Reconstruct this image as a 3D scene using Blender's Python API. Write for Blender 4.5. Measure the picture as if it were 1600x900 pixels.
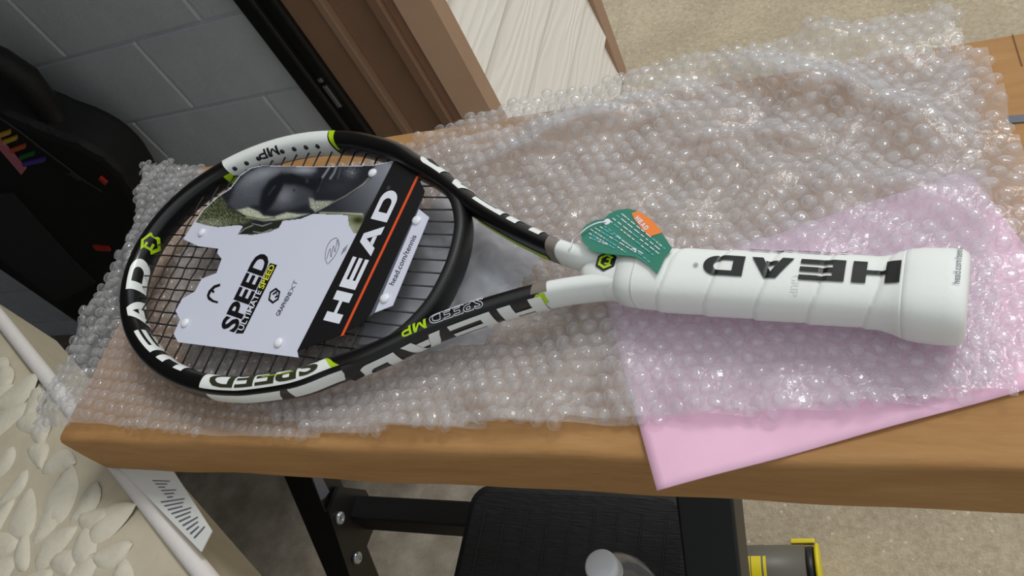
import bpy, bmesh, math, random
import numpy as np
from mathutils import Matrix, Vector

for _o in list(bpy.data.objects): bpy.data.objects.remove(_o)
scene = bpy.context.scene
C = scene.collection
random.seed(7); rng = np.random.default_rng(7)
CAMH = 1.76                                   # camera height above the garage floor

# ------------------------------------------------------------------ camera
F = 1255.0
_down = np.array([640., 960., F]); _down /= np.linalg.norm(_down)
_d1 = np.array([-2750., 190., F]); _d1 -= _down * (_d1 @ _down); _d1 /= np.linalg.norm(_d1)
_X = -_d1; _Z = -_down; _Y = np.cross(_Z, _X)
RM = np.array([_X, _Y, _Z])
cam_d = bpy.data.cameras.new('camera'); cam = bpy.data.objects.new('camera', cam_d); C.objects.link(cam)
cam_d.sensor_width = 36.0; cam_d.lens = F / 1600 * 36; cam_d.clip_start = .02; cam_d.clip_end = 200
_m = Matrix.Identity(4)
for _j, _v in enumerate(([1, 0, 0], [0, -1, 0], [0, 0, -1])):
    _w = RM @ np.array(_v, float)
    for _i in range(3): _m[_i][_j] = _w[_i]
_m[2][3] = CAMH
cam.matrix_world = _m
scene.camera = cam

# ------------------------------------------------------------------ light
scene.view_settings.view_transform = 'Standard'; scene.view_settings.look = 'None'
scene.view_settings.gamma = 1.0; scene.view_settings.use_curve_mapping = False
scene.view_settings.exposure = 0.0
world = bpy.data.worlds.new('overcast_sky'); scene.world = world; world.use_nodes = True
_nt = world.node_tree; _bg = _nt.nodes['Background']
_tc = _nt.nodes.new('ShaderNodeTexCoord'); _sx = _nt.nodes.new('ShaderNodeSeparateXYZ')
_mr = _nt.nodes.new('ShaderNodeMapRange'); _mr.inputs[1].default_value = 0; _mr.inputs[2].default_value = 1
_mr.inputs[3].default_value = .46; _mr.inputs[4].default_value = .92      # overcast sky: zenith twice the horizon
_nt.links.new(_tc.outputs['Generated'], _sx.inputs[0]); _nt.links.new(_sx.outputs['Z'], _mr.inputs[0])
_nt.links.new(_mr.outputs[0], _bg.inputs['Strength'])
_bg.inputs['Color'].default_value = (.93, .97, 1.0, 1)
_sl = bpy.data.lights.new('veiled_sun', 'SUN'); _sl.energy = 1.1; _sl.angle = math.radians(16); _sl.color = (1, .98, .95)
_so = bpy.data.objects.new('veiled_sun', _sl); C.objects.link(_so); _so.location = (2, 3, 6)
_so.rotation_euler = Vector((-.45, -.55, -1.0)).to_track_quat('-Z', 'Y').to_euler()      # from the driveway side, high
scene.cycles.use_denoising = True
scene.cycles.transparent_max_bounces = 32
scene.cycles.max_bounces = 12

# ------------------------------------------------------------------ helpers
def ray(p): return RM @ np.array([p[0] - 800., p[1] - 450., F])
UP = np.array([0, 0, CAMH])
def onz(p, z):                                # point of the horizontal plane z (relative to the camera)
    r = ray(p); return r * (z / r[2]) + UP
def onx(p, x): r = ray(p); return r * (x / r[0]) + UP
def ony(p, y): r = ray(p); return r * (y / r[1]) + UP

def lin(c):
    return tuple(((v / 255) / 12.92 if v / 255 <= .04045 else ((v / 255 + .055) / 1.055) ** 2.4) for v in c)
def mat(name, rgb, rough=.5, metal=0., spec=.5, noise=0., nscale=8., bump=0., bscale=60., coat=0., rgb2=None, stretch=None):
    m = bpy.data.materials.new(name); m.use_nodes = True
    nt = m.node_tree; b = nt.nodes['Principled BSDF']
    b.inputs['Roughness'].default_value = rough; b.inputs['Metallic'].default_value = metal
    b.inputs['Specular IOR Level'].default_value = spec; b.inputs['Coat Weight'].default_value = coat
    col = lin(rgb) + (1,)
    b.inputs['Base Color'].default_value = col
    if noise or bump or rgb2:
        tc = nt.nodes.new('ShaderNodeTexCoord'); mp = nt.nodes.new('ShaderNodeMapping')
        nt.links.new(tc.outputs['Object'], mp.inputs[0])
        if stretch: mp.inputs['Scale'].default_value = stretch
        nz = nt.nodes.new('ShaderNodeTexNoise'); nz.inputs['Scale'].default_value = nscale; nz.inputs['Detail'].default_value = 8
        nz.inputs['Roughness'].default_value = .65
        nt.links.new(mp.outputs[0], nz.inputs['Vector'])
        rp = nt.nodes.new('ShaderNodeValToRGB')
        c2 = lin(rgb2) if rgb2 else tuple(min(1, v * (1 + noise)) for v in col[:3])
        c1 = col[:3] if rgb2 else tuple(v * (1 - noise) for v in col[:3])
        rp.color_ramp.elements[0].position = .32; rp.color_ramp.elements[1].position = .68
        rp.color_ramp.elements[0].color = (*c1, 1); rp.color_ramp.elements[1].color = (*c2, 1)
        nt.links.new(nz.outputs['Fac'], rp.inputs[0]); nt.links.new(rp.outputs[0], b.inputs['Base Color'])
        if bump:
            n2 = nt.nodes.new('ShaderNodeTexNoise'); n2.inputs['Scale'].default_value = bscale; n2.inputs['Detail'].default_value = 5
            nt.links.new(mp.outputs[0], n2.inputs['Vector'])
            bp = nt.nodes.new('ShaderNodeBump'); bp.inputs['Strength'].default_value = bump; bp.inputs['Distance'].default_value = .004
            nt.links.new(n2.outputs['Fac'], bp.inputs['Height']); nt.links.new(bp.outputs[0], b.inputs['Normal'])
    return m

def film_mat(name, tint, haze, rim, gloss0, gloss1, rough=.1, hazecol=(.93, .95, .98), bump=0.):
    """thin clear plastic: transparent, a little milky (more so where it is seen edge-on), shiny at grazing angles"""
    m = bpy.data.materials.new(name); m.use_nodes = True; nt = m.node_tree; nt.nodes.clear()
    N = nt.nodes.new; L = nt.links.new
    out = N('ShaderNodeOutputMaterial')
    tr = N('ShaderNodeBsdfTransparent'); tr.inputs[0].default_value = (*tint, 1)
    df = N('ShaderNodeBsdfDiffuse'); df.inputs[0].default_value = (*hazecol, 1)
    tl = N('ShaderNodeBsdfTranslucent'); tl.inputs[0].default_value = (*hazecol, 1)
    gl = N('ShaderNodeBsdfGlossy'); gl.inputs['Roughness'].default_value = rough
    lw = N('ShaderNodeLayerWeight'); lw.inputs['Blend'].default_value = .5
    def curve(p, lo, hi):
        pw = N('ShaderNodeMath'); pw.operation = 'POWER'; pw.inputs[1].default_value = p; L(lw.outputs['Facing'], pw.inputs[0])
        ma = N('ShaderNodeMath'); ma.operation = 'MULTIPLY_ADD'; ma.inputs[1].default_value = hi - lo; ma.inputs[2].default_value = lo; L(pw.outputs[0], ma.inputs[0]); return ma.outputs[0]
    if bump:                                   # fine crinkles
        tc = N('ShaderNodeNewGeometry'); nz = N('ShaderNodeTexNoise'); nz.inputs['Scale'].default_value = 260; nz.inputs['Detail'].default_value = 3
        bp = N('ShaderNodeBump'); bp.inputs['Strength'].default_value = bump; bp.inputs['Distance'].default_value = .002
        L(tc.outputs['Position'], nz.inputs['Vector']); L(nz.outputs['Fac'], bp.inputs['Height']); L(bp.outputs[0], gl.inputs['Normal'])
    mx0 = N('ShaderNodeMixShader'); mx0.inputs[0].default_value = .5
    L(df.outputs[0], mx0.inputs[1]); L(tl.outputs[0], mx0.inputs[2])
    mx = N('ShaderNodeMixShader'); L(curve(2.0, haze, rim), mx.inputs[0])
    L(tr.outputs[0], mx.inputs[1]); L(mx0.outputs[0], mx.inputs[2])
    mx2 = N('ShaderNodeMixShader')
    L(curve(4.0, gloss0, gloss1), mx2.inputs[0]); L(mx.outputs[0], mx2.inputs[1]); L(gl.outputs[0], mx2.inputs[2])
    L(mx2.outputs[0], out.inputs[0])
    return m

ORIG = {}                                     # thing -> origin its parts are measured from
def tag(o, label, cat, group=None):
    o['label'] = label; o['category'] = cat
    if group: o['group'] = group
def thing(name, loc, label, cat, group=None):
    o = bpy.data.objects.new(name, None); C.objects.link(o); o.location = Vector(loc); o.empty_display_size = .05
    ORIG[o] = np.array(loc, float); tag(o, label, cat, group); return o
def mk(name, V, Fc, m, parent=None, smooth=False, kind=None):
    V = np.asarray(V, float).reshape(-1, 3)
    if parent is not None: org = ORIG[parent]
    else: org = np.array([(V[:, 0].min() + V[:, 0].max()) / 2, (V[:, 1].min() + V[:, 1].max()) / 2, V[:, 2].min()])
    me = bpy.data.meshes.new(name); me.from_pydata((V - org).tolist(), [], [list(map(int, f)) for f in Fc]); me.update()
    if smooth: me.polygons.foreach_set('use_smooth', [True] * len(me.polygons))
    if m: me.materials.append(m)
    o = bpy.data.objects.new(name, me); C.objects.link(o)
    if parent is not None: o.parent = parent
    else: o.location = Vector(org)
    ORIG[o] = org
    if kind: o['kind'] = kind
    return o
def fixn(o):
    bm = bmesh.new(); bm.from_mesh(o.data); bmesh.ops.recalc_face_normals(bm, faces=bm.faces); bm.to_mesh(o.data); bm.free(); return o
def bevel(o, w, seg=2):
    bm = bmesh.new(); bm.from_mesh(o.data); bmesh.ops.recalc_face_normals(bm, faces=bm.faces)
    bmesh.ops.bevel(bm, geom=list(bm.edges), offset=w, segments=seg, affect='EDGES', profile=.5); bm.to_mesh(o.data); bm.free(); return o
BF = [(0, 3, 2, 1), (4, 5, 6, 7), (0, 1, 5, 4), (1, 2, 6, 5), (2, 3, 7, 6), (3, 0, 4, 7)]
def box(name, lo, hi, m, parent=None, bev=0., kind=None, seg=2):
    (a, b, c), (d, e, f) = lo, hi
    V = [(a, b, c), (d, b, c), (d, e, c), (a, e, c), (a, b, f), (d, b, f), (d, e, f), (a, e, f)]
    o = mk(name, V, BF, m, parent, kind=kind)
    if bev: bevel(o, bev, seg)
    return o
def hexa(name, bot, top, m, parent=None, bev=0., kind=None):
    o = mk(name, list(bot) + list(top), BF, m, parent, kind=kind)
    fixn(o)
    if bev: bevel(o, bev)
    return o
def grid_faces(n, k, wrap_k=False, wrap_n=False):
    Fc = []
    for i in range(n if wrap_n else n - 1):
        for j in range(k if wrap_k else k - 1):
            Fc.append((i * k + j, i * k + (j + 1) % k, ((i + 1) % n) * k + (j + 1) % k, ((i + 1) % n) * k + j))
    return Fc
def tube_vf(P, r, k=8, cap=True):
    P = np.asarray(P, float); n = len(P); rr = np.broadcast_to(np.asarray(r, float), (n,))
    V = []; prev = None
    for i in range(n):
        t = P[min(i + 1, n - 1)] - P[max(i - 1, 0)]; t = t / (np.linalg.norm(t) + 1e-12)
        if prev is None:
            a = np.array([0, 0, 1.]) if abs(t[2]) < .9 else np.array([1., 0, 0])
            x = np.cross(t, a)
        else: x = prev - t * (prev @ t)
        x /= np.linalg.norm(x); prev = x; y = np.cross(t, x)
        for j in range(k):
            an = 2 * math.pi * j / k; V.append(P[i] + rr[i] * (math.cos(an) * x + math.sin(an) * y))
    Fc = grid_faces(n, k, wrap_k=True)
    if cap: Fc += [tuple(range(k))[::-1], tuple((n - 1) * k + j for j in range(k))]
    return V, Fc
def tube(name, P, r, m, parent=None, k=8, kind=None):
    V, Fc = tube_vf(P, r, k); o = mk(name, V, Fc, m, parent, smooth=True, kind=kind); return fixn(o)
def lathe(name, base, axis, prof, m, parent=None, k=24):
    """prof: (distance along axis, radius)"""
    base = np.array(base, float); axis = np.array(axis, float) / np.linalg.norm(axis)
    a = np.array([0, 0, 1.]) if abs(axis[2]) < .9 else np.array([1., 0, 0])
    x = np.cross(axis, a); x /= np.linalg.norm(x); y = np.cross(axis, x)
    V = []
    for d, r in prof:
        for j in range(k):
            an = 2 * math.pi * j / k; V.append(base + axis * d + max(r, 1e-5) * (math.cos(an) * x + math.sin(an) * y))
    Fc = grid_faces(len(prof), k, wrap_k=True) + [tuple(range(k)), tuple((len(prof) - 1) * k + j for j in range(k))]
    return fixn(mk(name, V, Fc, m, parent, smooth=True))
def slab(name, poly, thick, m, parent=None, bev=0., kind=None, up=None):
    """closed polygon of 3D points, thickened by `thick` along `up` (or its own normal)"""
    P = np.asarray(poly, float); n = len(P)
    if up is None:
        up = np.zeros(3)
        for i in range(n): up += np.cross(P[i], P[(i + 1) % n])
        up /= np.linalg.norm(up)
        if up[2] < 0: up = -up
    up = np.asarray(up, float)
    V = np.vstack([P, P + up * thick])
    Fc = [tuple(range(n))[::-1], tuple(range(n, 2 * n))] + [(i, (i + 1) % n, n + (i + 1) % n, n + i) for i in range(n)]
    o = fixn(mk(name, V, Fc, m, parent, kind=kind))
    if bev: bevel(o, bev)
    return o
_tcache = {}
def text2d(s, bold=0.0):
    """outline mesh of a line of text: verts (cap height about 1, x from 0) and faces"""
    key = (s, bold)
    if key in _tcache: return _tcache[key]
    cu = bpy.data.curves.new('text', 'FONT'); cu.body = s; cu.size = 1.0; cu.offset = bold; cu.resolution_u = 3; cu.fill_mode = 'FRONT'
    ob = bpy.data.objects.new('text', cu); C.objects.link(ob)
    dg = bpy.context.evaluated_depsgraph_get(); dg.update()
    me = bpy.data.meshes.new_from_object(ob.evaluated_get(dg))
    V = np.array([v.co[:2] for v in me.vertices]).reshape(-1, 2); Fc = [tuple(p.vertices) for p in me.polygons]
    bpy.data.objects.remove(ob); bpy.data.curves.remove(cu); bpy.data.meshes.remove(me)
    V[:, 0] -= V[:, 0].min(); W = V[:, 0].max(); V[:, 0] /= W; V[:, 1] /= .72
    _tcache[key] = (V, Fc); return V, Fc
def text_on(name, s, f, m, parent, bold=0.0):
    """f maps (x in 0..1 along the line, y in cap heights) to a 3D point"""
    V, Fc = text2d(s, bold)
    return mk(name, [f(x, y) for x, y in V], Fc, m, parent)
def text_curved(name, s, f, m, parent, bold=0.0, sx=.06, sy=.12):
    V, Fc = text2d(s, bold); bm = bmesh.new()
    vs = [bm.verts.new((x, y, 0)) for x, y in V]
    for fc in Fc:
        try: bm.faces.new([vs[i] for i in fc])
        except ValueError: pass
    bmesh.ops.triangulate(bm, faces=bm.faces)
    for _ in range(5):
        ed = [e for e in bm.edges if abs(e.verts[0].co.x - e.verts[1].co.x) > sx or abs(e.verts[0].co.y - e.verts[1].co.y) > sy]
        if not ed: break
        bmesh.ops.subdivide_edges(bm, edges=ed, cuts=1); bmesh.ops.triangulate(bm, faces=bm.faces)
    bm.verts.index_update()
    o = mk(name, [f(v.co.x, v.co.y) for v in bm.verts], [[v.index for v in fc.verts] for fc in bm.faces], m, parent); bm.free(); return o
def affine(o, ex, ey): return lambda x, y: (o[0] + ex[0] * x + ey[0] * y, o[1] + ex[1] * x + ey[1] * y)
# block logo letters: lists of quads in a unit cell
def _ring(outer, inner):
    n = len(outer); return [(outer[i], outer[(i + 1) % n], inner[(i + 1) % n], inner[i]) for i in range(n)]
def _rect(a, b, c, d): return ((a, b), (c, b), (c, d), (a, d))
_dout = [(0, 0), (.5, 0)] + [(.66 + .34 * math.sin(t), .5 - .5 * math.cos(t)) for t in np.linspace(.1, math.pi - .1, 12)] + [(.5, 1), (0, 1)]
_din = [(.27, .24), (.5, .24)] + [(.58 + .17 * math.sin(t), .5 - .26 * math.cos(t)) for t in np.linspace(.1, math.pi - .1, 12)] + [(.5, .76), (.27, .76)]
LOGO = {
    'H': [_rect(0, 0, .3, 1), _rect(.7, 0, 1, 1), _rect(.3, .41, .7, .6)],
    'E': [_rect(0, 0, .27, 1), _rect(.27, 0, 1, .23), _rect(.27, .385, 1, .615), _rect(.27, .77, 1, 1)],
    'A': [((0, 0), (.27, 0), (.60, 1), (.36, 1)), ((.73, 0), (1, 0), (.64, 1), (.5, .72)), ((.34, .18), (.66, .18), (.59, .40), (.41, .40)), ((.5, .72), (.64, 1), (.60, 1), (.49, .7))],
    'D': _ring(_dout, _din),
    'M': [_rect(0, 0, .2, 1), _rect(.8, 0, 1, 1), ((.2, 1), (.0, 1), (.42, .22), (.5, .38)), ((.8, 1), (.5, .38), (.58, .22), (1, 1)), ((.42, .22), (.58, .22), (.5, .38), (.5, .38))],
    'P': [_rect(0, 0, .22, 1), ((.22, .38), (.6, .38), (.62, .56), (.22, .56)), ((.22, .82), (.62, .82), (.6, 1), (.22, 1)), ((.6, .38), (.9, .46), (.74, .6), (.62, .56)), ((.9, .46), (.97, .69), (.77, .69), (.74, .6)), ((.97, .69), (.9, .92), (.74, .78), (.77, .69)), ((.9, .92), (.6, 1), (.62, .82), (.74, .78))]}
def logo_letter(ch, f, m, parent, x0, x1, n=6, name='letter'):
    V = []; Fc = []
    for q in LOGO[ch]:
        q = np.array(q, float); b = len(V)
        for i in range(n + 1):
            for j in range(n + 1):
                a, c = i / n, j / n
                p = (q[0] * (1 - a) + q[1] * a) * (1 - c) + (q[3] * (1 - a) + q[2] * a) * c
                V.append(f(x0 + p[0] * (x1 - x0), p[1]))
        for i in range(n):
            for j in range(n): Fc.append((b + i * (n + 1) + j, b + (i + 1) * (n + 1) + j, b + (i + 1) * (n + 1) + j + 1, b + i * (n + 1) + j + 1))
    return fixn(mk(name, V, Fc, m, parent, smooth=False))
def logo_word(f, m, parent, n=6, gap=.05):
    w = (1 - 3 * gap) / 4
    for i, ch in enumerate('HEAD'): logo_letter(ch, f, m, parent, i * (w + gap), i * (w + gap) + w, n)

def sdist(poly, X, Y):
    """signed distance (inside negative) of points to a polygon"""
    P = np.array(poly, float); d = np.full(X.shape, 1e9); ins = np.zeros(X.shape, bool)
    for i in range(len(P)):
        a, b = P[i], P[(i + 1) % len(P)]; e = b - a
        t = np.clip(((X - a[0]) * e[0] + (Y - a[1]) * e[1]) / (e @ e + 1e-12), 0, 1)
        d = np.minimum(d, np.hypot(X - a[0] - t * e[0], Y - a[1] - t * e[1]))
        c = ((a[1] > Y) != (b[1] > Y)) & (X < (b[0] - a[0]) * (Y - a[1]) / (b[1] - a[1] + 1e-12) + a[0]); ins ^= c
    return np.where(ins, -d, d)

# ------------------------------------------------------------------ materials
M = {}
M['block'] = mat('painted_block', (206, 213, 220), .75, noise=.06, nscale=14, bump=.25, bscale=90)
M['mortar'] = mat('painted_mortar', (208, 214, 219), .8, noise=.05, nscale=30, bump=.3, bscale=120)
M['rubber'] = mat('black_rubber', (16, 17, 18), .45)
M['brown'] = mat('brown_trim_paint', (150, 117, 94), .5, noise=.05, nscale=12)
M['tan'] = mat('tan_trim_paint', (165, 134, 110), .55, noise=.05, nscale=12)  # brown trim again, lightened: the light on it is put into the colour
M['concrete'] = mat('concrete', (168, 153, 128), .9, noise=.0, nscale=85, bump=.6, bscale=300, rgb2=(196, 182, 156))
M['slab'] = mat('garage_slab', (128, 118, 104), .85, nscale=11, bump=.4, bscale=220, rgb2=(170, 160, 143))
_nt = M['concrete'].node_tree; _b = _nt.nodes['Principled BSDF']
_vo = _nt.nodes.new('ShaderNodeTexVoronoi'); _vo.inputs['Scale'].default_value = 38; _tc = _nt.nodes.new('ShaderNodeTexCoord')
_n3 = _nt.nodes.new('ShaderNodeTexNoise'); _n3.inputs['Scale'].default_value = 4; _n3.inputs['Detail'].default_value = 4
_r1 = _nt.nodes.new('ShaderNodeValToRGB'); _r1.color_ramp.elements[0].position = .07; _r1.color_ramp.elements[0].color = (1, 1, 1, 1); _r1.color_ramp.elements[1].position = .16; _r1.color_ramp.elements[1].color = (0, 0, 0, 1)
_mx = _nt.nodes.new('ShaderNodeMixRGB'); _mx.inputs[2].default_value = (*lin((206, 196, 176)), 1)
_mm = _nt.nodes.new('ShaderNodeMixRGB'); _mm.blend_type = 'MULTIPLY'; _mm.inputs[0].default_value = .55
_r2 = _nt.nodes.new('ShaderNodeValToRGB'); _r2.color_ramp.elements[0].position = .3; _r2.color_ramp.elements[0].color = (.7, .69, .67, 1); _r2.color_ramp.elements[1].position = .65
_src = _b.inputs['Base Color'].links[0].from_socket
_nt.links.new(_tc.outputs['Object'], _vo.inputs['Vector']); _nt.links.new(_tc.outputs['Object'], _n3.inputs['Vector']); _nt.links.new(_vo.outputs['Distance'], _r1.inputs[0]); _nt.links.new(_n3.outputs['Fac'], _r2.inputs[0])
_nt.links.new(_src, _mm.inputs[1]); _nt.links.new(_r2.outputs[0], _mm.inputs[2]); _nt.links.new(_r1.outputs[0], _mx.inputs[0]); _nt.links.new(_mm.outputs[0], _mx.inputs[1]); _nt.links.new(_mx.outputs[0], _b.inputs['Base Color'])
M['plaster'] = mat('off_white_ceiling', (140, 138, 132), .9, noise=.03)
M['kraft'] = mat('kraft_cardboard', (162, 118, 68), .8, nscale=16, bump=.12, bscale=70, rgb2=(178, 134, 83), stretch=(1, 6, 6))
M['pink'] = mat('pink_plastic', (238, 190, 214), .4, noise=.03, nscale=20, bump=.1, bscale=25)
M['frame'] = mat('black_gloss_paint', (13, 13, 14), .28, coat=.2)
M['bumper'] = mat('black_plastic_bumper', (20, 20, 21), .5)
M['white'] = mat('white_gloss_paint', (236, 240, 236), .3)
M['grip'] = mat('white_synthetic_grip', (238, 241, 236), .5, bump=.04, bscale=300)
M['collar'] = mat('pale_grey_rubber', (226, 230, 226), .5)
M['lime'] = mat('lime_green_print', (176, 214, 20), .4)
M['blk'] = mat('black_print', (14, 14, 16), .4)
M['grey'] = mat('taupe_print', (128, 118, 110), .45)
M['string'] = mat('black_string', (18, 18, 19), .4)
M['card'] = mat('card_white', (214, 217, 232), .4)
M['cardback'] = mat('card_grey_gloss', (96, 100, 110), .3)
M['wprint'] = mat('white_print', (228, 231, 240), .45)
M['orange'] = mat('orange_print', (226, 82, 32), .5)
M['tagor'] = mat('orange_tag_print', (244, 134, 52), .45)
M['teal'] = mat('teal_card', (44, 126, 104), .45)
M['tealedge'] = mat('pale_blue_print', (110, 190, 200), .5)
M['yellow'] = mat('yellow_print', (222, 224, 60), .5)
M['rivet'] = mat('white_plastic_button', (236, 238, 242), .25)
M['inkgrey'] = mat('grey_ink', (96, 98, 110), .5)
M['steel'] = mat('black_powder_coat', (15, 15, 16), .4)
M['bolt'] = mat('zinc_bolt', (190, 196, 200), .3, metal=.9)
M['vinyl'] = mat('black_ribbed_vinyl', (23, 25, 28), .5, noise=.35, nscale=30, bump=.5, bscale=60, stretch=(1, 7, 1))
M['cap'] = mat('milky_plastic_cap', (214, 220, 226), .35)
M['pumpgrey'] = mat('olive_grey_plastic', (96, 92, 80), .45)
M['pumpyel'] = mat('yellow_plastic', (226, 206, 30), .4)
M['quilt'] = mat('beige_damask', (188, 179, 156), .7, noise=.05, nscale=30, bump=.35, bscale=55)
M['leaf'] = mat('cream_damask_leaf', (203, 197, 178), .65, noise=.03, nscale=60, bump=.25, bscale=120)
M['stitch'] = mat('thread', (176, 164, 140), .7)
M['piping'] = mat('white_piping', (222, 218, 214), .55, bump=.1, bscale=150)
M['paper'] = mat('white_label', (212, 214, 210), .6)
M['bag'] = mat('black_nylon', (13, 13, 14), .65, bump=.3, bscale=200)
M['baggrey'] = mat('charcoal_nylon', (44, 47, 48), .7, bump=.3, bscale=200)
M['pinkpatch'] = mat('pink_patch', (206, 120, 140), .6)
M['red'] = mat('red_tab', (190, 52, 34), .6)
M['green'] = mat('green_tab', (30, 110, 56), .6)
M['purple'] = mat('purple_tab', (84, 62, 160), .6)
M['ytab'] = mat('yellow_tab', (206, 170, 60), .6)
M['otab'] = mat('orange_tab', (206, 92, 50), .6)
M['wood'] = mat('dark_wood', (50, 40, 32), .7, noise=.2, nscale=6)
M['film'] = film_mat('wrap_film', (.99, .99, .99), .23, .5, .07, .42, .12, bump=.6)
M['bubble'] = film_mat('bubble_film', (.99, .99, .99), .13, .6, .08, .48, .06, bump=.4)
M['clear'] = film_mat('clear_film', (.95, .97, .99), .46, .6, .08, .4, .15, (.84, .90, 1.0), bump=.5)
M['pet'] = film_mat('bottle_plastic', (.93, .96, .97), .04, .3, .05, .6, .05)

# ------------------------------------------------------------------ the setting
def S(o): o['kind'] = 'structure'; return o
YW = 1.20                                     # inner face of the block wall
# the garage lies to the left (x < -0.75) behind its door opening, which faces right; right of that is the open driveway
S(box('floor', (-4.6, -3.2, -.1), (-.80, YW + .2, 0), M['slab']))
S(box('driveway', (-.80, -9, -.1), (14, 16, -.001), M['concrete']))
S(box('ground', (-9, YW + .2, -.1), (-.80, 16, -.012), M['concrete']))
S(box('ceiling', (-4.6, -3.2, 2.35), (-.75, YW + .2, 2.45), M['plaster']))
S(box('wall_left', (-4.7, -3.2, 0), (-4.6, YW + .2, 2.45), M['block']))
S(box('wall_front', (-4.6, -3.3, 0), (-.75, -3.2, 2.45), M['block']))
S(box('wall_right', (-.75, -1.95, 0), (4.5, -1.8, 2.6), M['mortar']))               # unseen wall added behind the camera to block light from that side
S(box('trim_3', (-.86, -3.2, 2.10), (-.75, YW, 2.35), M['brown']))           # header over the doorway
# block wall: recessed mortar bed and single blocks
XR = -1.085
wb = S(box('wall_back', (-4.6, YW + .006, 0), (XR, YW + .2, 2.35), M['mortar']))
zj0 = CAMH - .662                              # a course joint seen in the picture
z = zj0 - .2 * math.floor(zj0 / .2)
rows = []
zz = z - .2
while zz < 2.35: rows.append(zz); zz += .2
for zr in rows:
    k = round((zr - zj0) / .2)
    off = -1.616 if k % 2 == 0 else -1.412
    xs = [off + .404 * i for i in range(-8, 3)]
    for a in xs:
        lo, hi = max(a + .004, -4.6), min(a + .400, XR - .001)
        z0, z1 = max(zr + .004, 0.0), min(zr + .196, 2.699)
        if hi - lo < .03 or z1 - z0 < .02: continue
        bevel(mk('block', [(lo, YW, z0), (hi, YW, z0), (hi, YW + .03, z0), (lo, YW + .03, z0), (lo, YW, z1), (hi, YW, z1), (hi, YW + .03, z1), (lo, YW + .03, z1)], BF, M['block'], wb), .0035, 2)
# weather seal, stepped brown jamb
t1 = S(box('trim_1', (XR, YW - .03, 0), (-1.045, YW + .05, 2.35), M['rubber'], bev=.006))
box('seal_lip', (-1.047, YW - .015, 0), (-1.012, YW + .04, 2.35), M['rubber'], t1, bev=.006)
for i, zb in enumerate((.912, .840)):
    box('seal_clip', (-1.040, YW - .019, zb), (-1.030, YW - .014, zb + (.010 if i == 0 else .062)), M['bolt'], t1, bev=.001)
jb = S(hexa('trim_2', [(-1.012, YW + .0, 0), (-.94, YW + .0, 0), (-.94, YW + .06, 0), (-1.012, YW + .06, 0)], [(-1.012, YW, 2.35), (-.94, YW, 2.35), (-.94, YW + .06, 2.35), (-1.012, YW + .06, 2.35)], M['brown'], bev=.002))
def jamb(name, x0, x1, y0, y1, m): return box(name, (x0, y0, 0), (x1, y1, 2.35), m, jb, bev=.002)
jamb('jamb_board', -.942, -.925, YW - .008, YW + .08, M['tan'])  # light ridge: brightness of the step facing the opening, painted in
jamb('jamb_board', -.925, -.835, YW + .012, YW + .08, M['brown'])
jamb('jamb_stop', -.835, -.812, YW - .010, YW + .08, M['brown'])
jamb('jamb_stop', -.812, -.788, YW + .004, YW + .08, M['brown'])
mk('jamb_face', [(-.788, YW, 0), (-.745, YW + .048, 0), (-.745, YW + .1, 0), (-.788, YW + .1, 0), (-.788, YW, 2.35), (-.745, YW + .048, 2.35), (-.745, YW + .1, 2.35), (-.788, YW + .1, 2.35)], BF, M['tan'], jb)  # lighter colour stands in for the light this turned face catches
# exterior lap siding, square to the block wall
XS = -.745
M['siding'] = mat('white_siding', (244, 240, 231), .55)
_nt = M['siding'].node_tree; _b = _nt.nodes['Principled BSDF']
_tc = _nt.nodes.new('ShaderNodeTexCoord'); _mp = _nt.nodes.new('ShaderNodeMapping'); _mp.inputs['Scale'].default_value = (1, .5, 3)
_wv = _nt.nodes.new('ShaderNodeTexWave'); _wv.bands_direction = 'Z'; _wv.inputs['Scale'].default_value = 3.2; _wv.inputs['Distortion'].default_value = 14; _wv.inputs['Detail'].default_value = 2; _wv.inputs['Detail Scale'].default_value = 1.2
_bp = _nt.nodes.new('ShaderNodeBump'); _bp.inputs['Strength'].default_value = .22; _bp.inputs['Distance'].default_value = .004
_nt.links.new(_tc.outputs['Object'], _mp.inputs[0]); _nt.links.new(_mp.outputs[0], _wv.inputs['Vector']); _nt.links.new(_wv.outputs['Fac'], _bp.inputs['Height']); _nt.links.new(_bp.outputs[0], _b.inputs['Normal'])
ws = S(box('wall_side', (XS - .12, YW + .05, -.05), (XS - .020, 2.10, 2.35), M['siding']))
zl = CAMH - .996
lap = .188
zz = zl - lap * math.ceil(zl / lap)
while zz < 2.6:
    z0, z1 = max(zz, -.04), zz + lap
    mk('siding_board', [(XS, YW + .048, z0), (XS, 2.10, z0), (XS - .020, 2.10, z0), (XS - .020, YW + .048, z0), (XS - .018, YW + .048, z1), (XS - .018, 2.10, z1), (XS - .020, 2.10, z1), (XS - .020, YW + .048, z1)],
       [(0, 1, 5, 4), (0, 3, 2, 1), (4, 5, 6, 7), (0, 4, 7, 3), (1, 2, 6, 5)], M['siding'], ws)
    zz += lap
S(box('trim_4', (XS - .10, 2.10, -.06), (XS + .001, 2.18, 2.35), M['tan'], bev=.003))      # corner board

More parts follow.
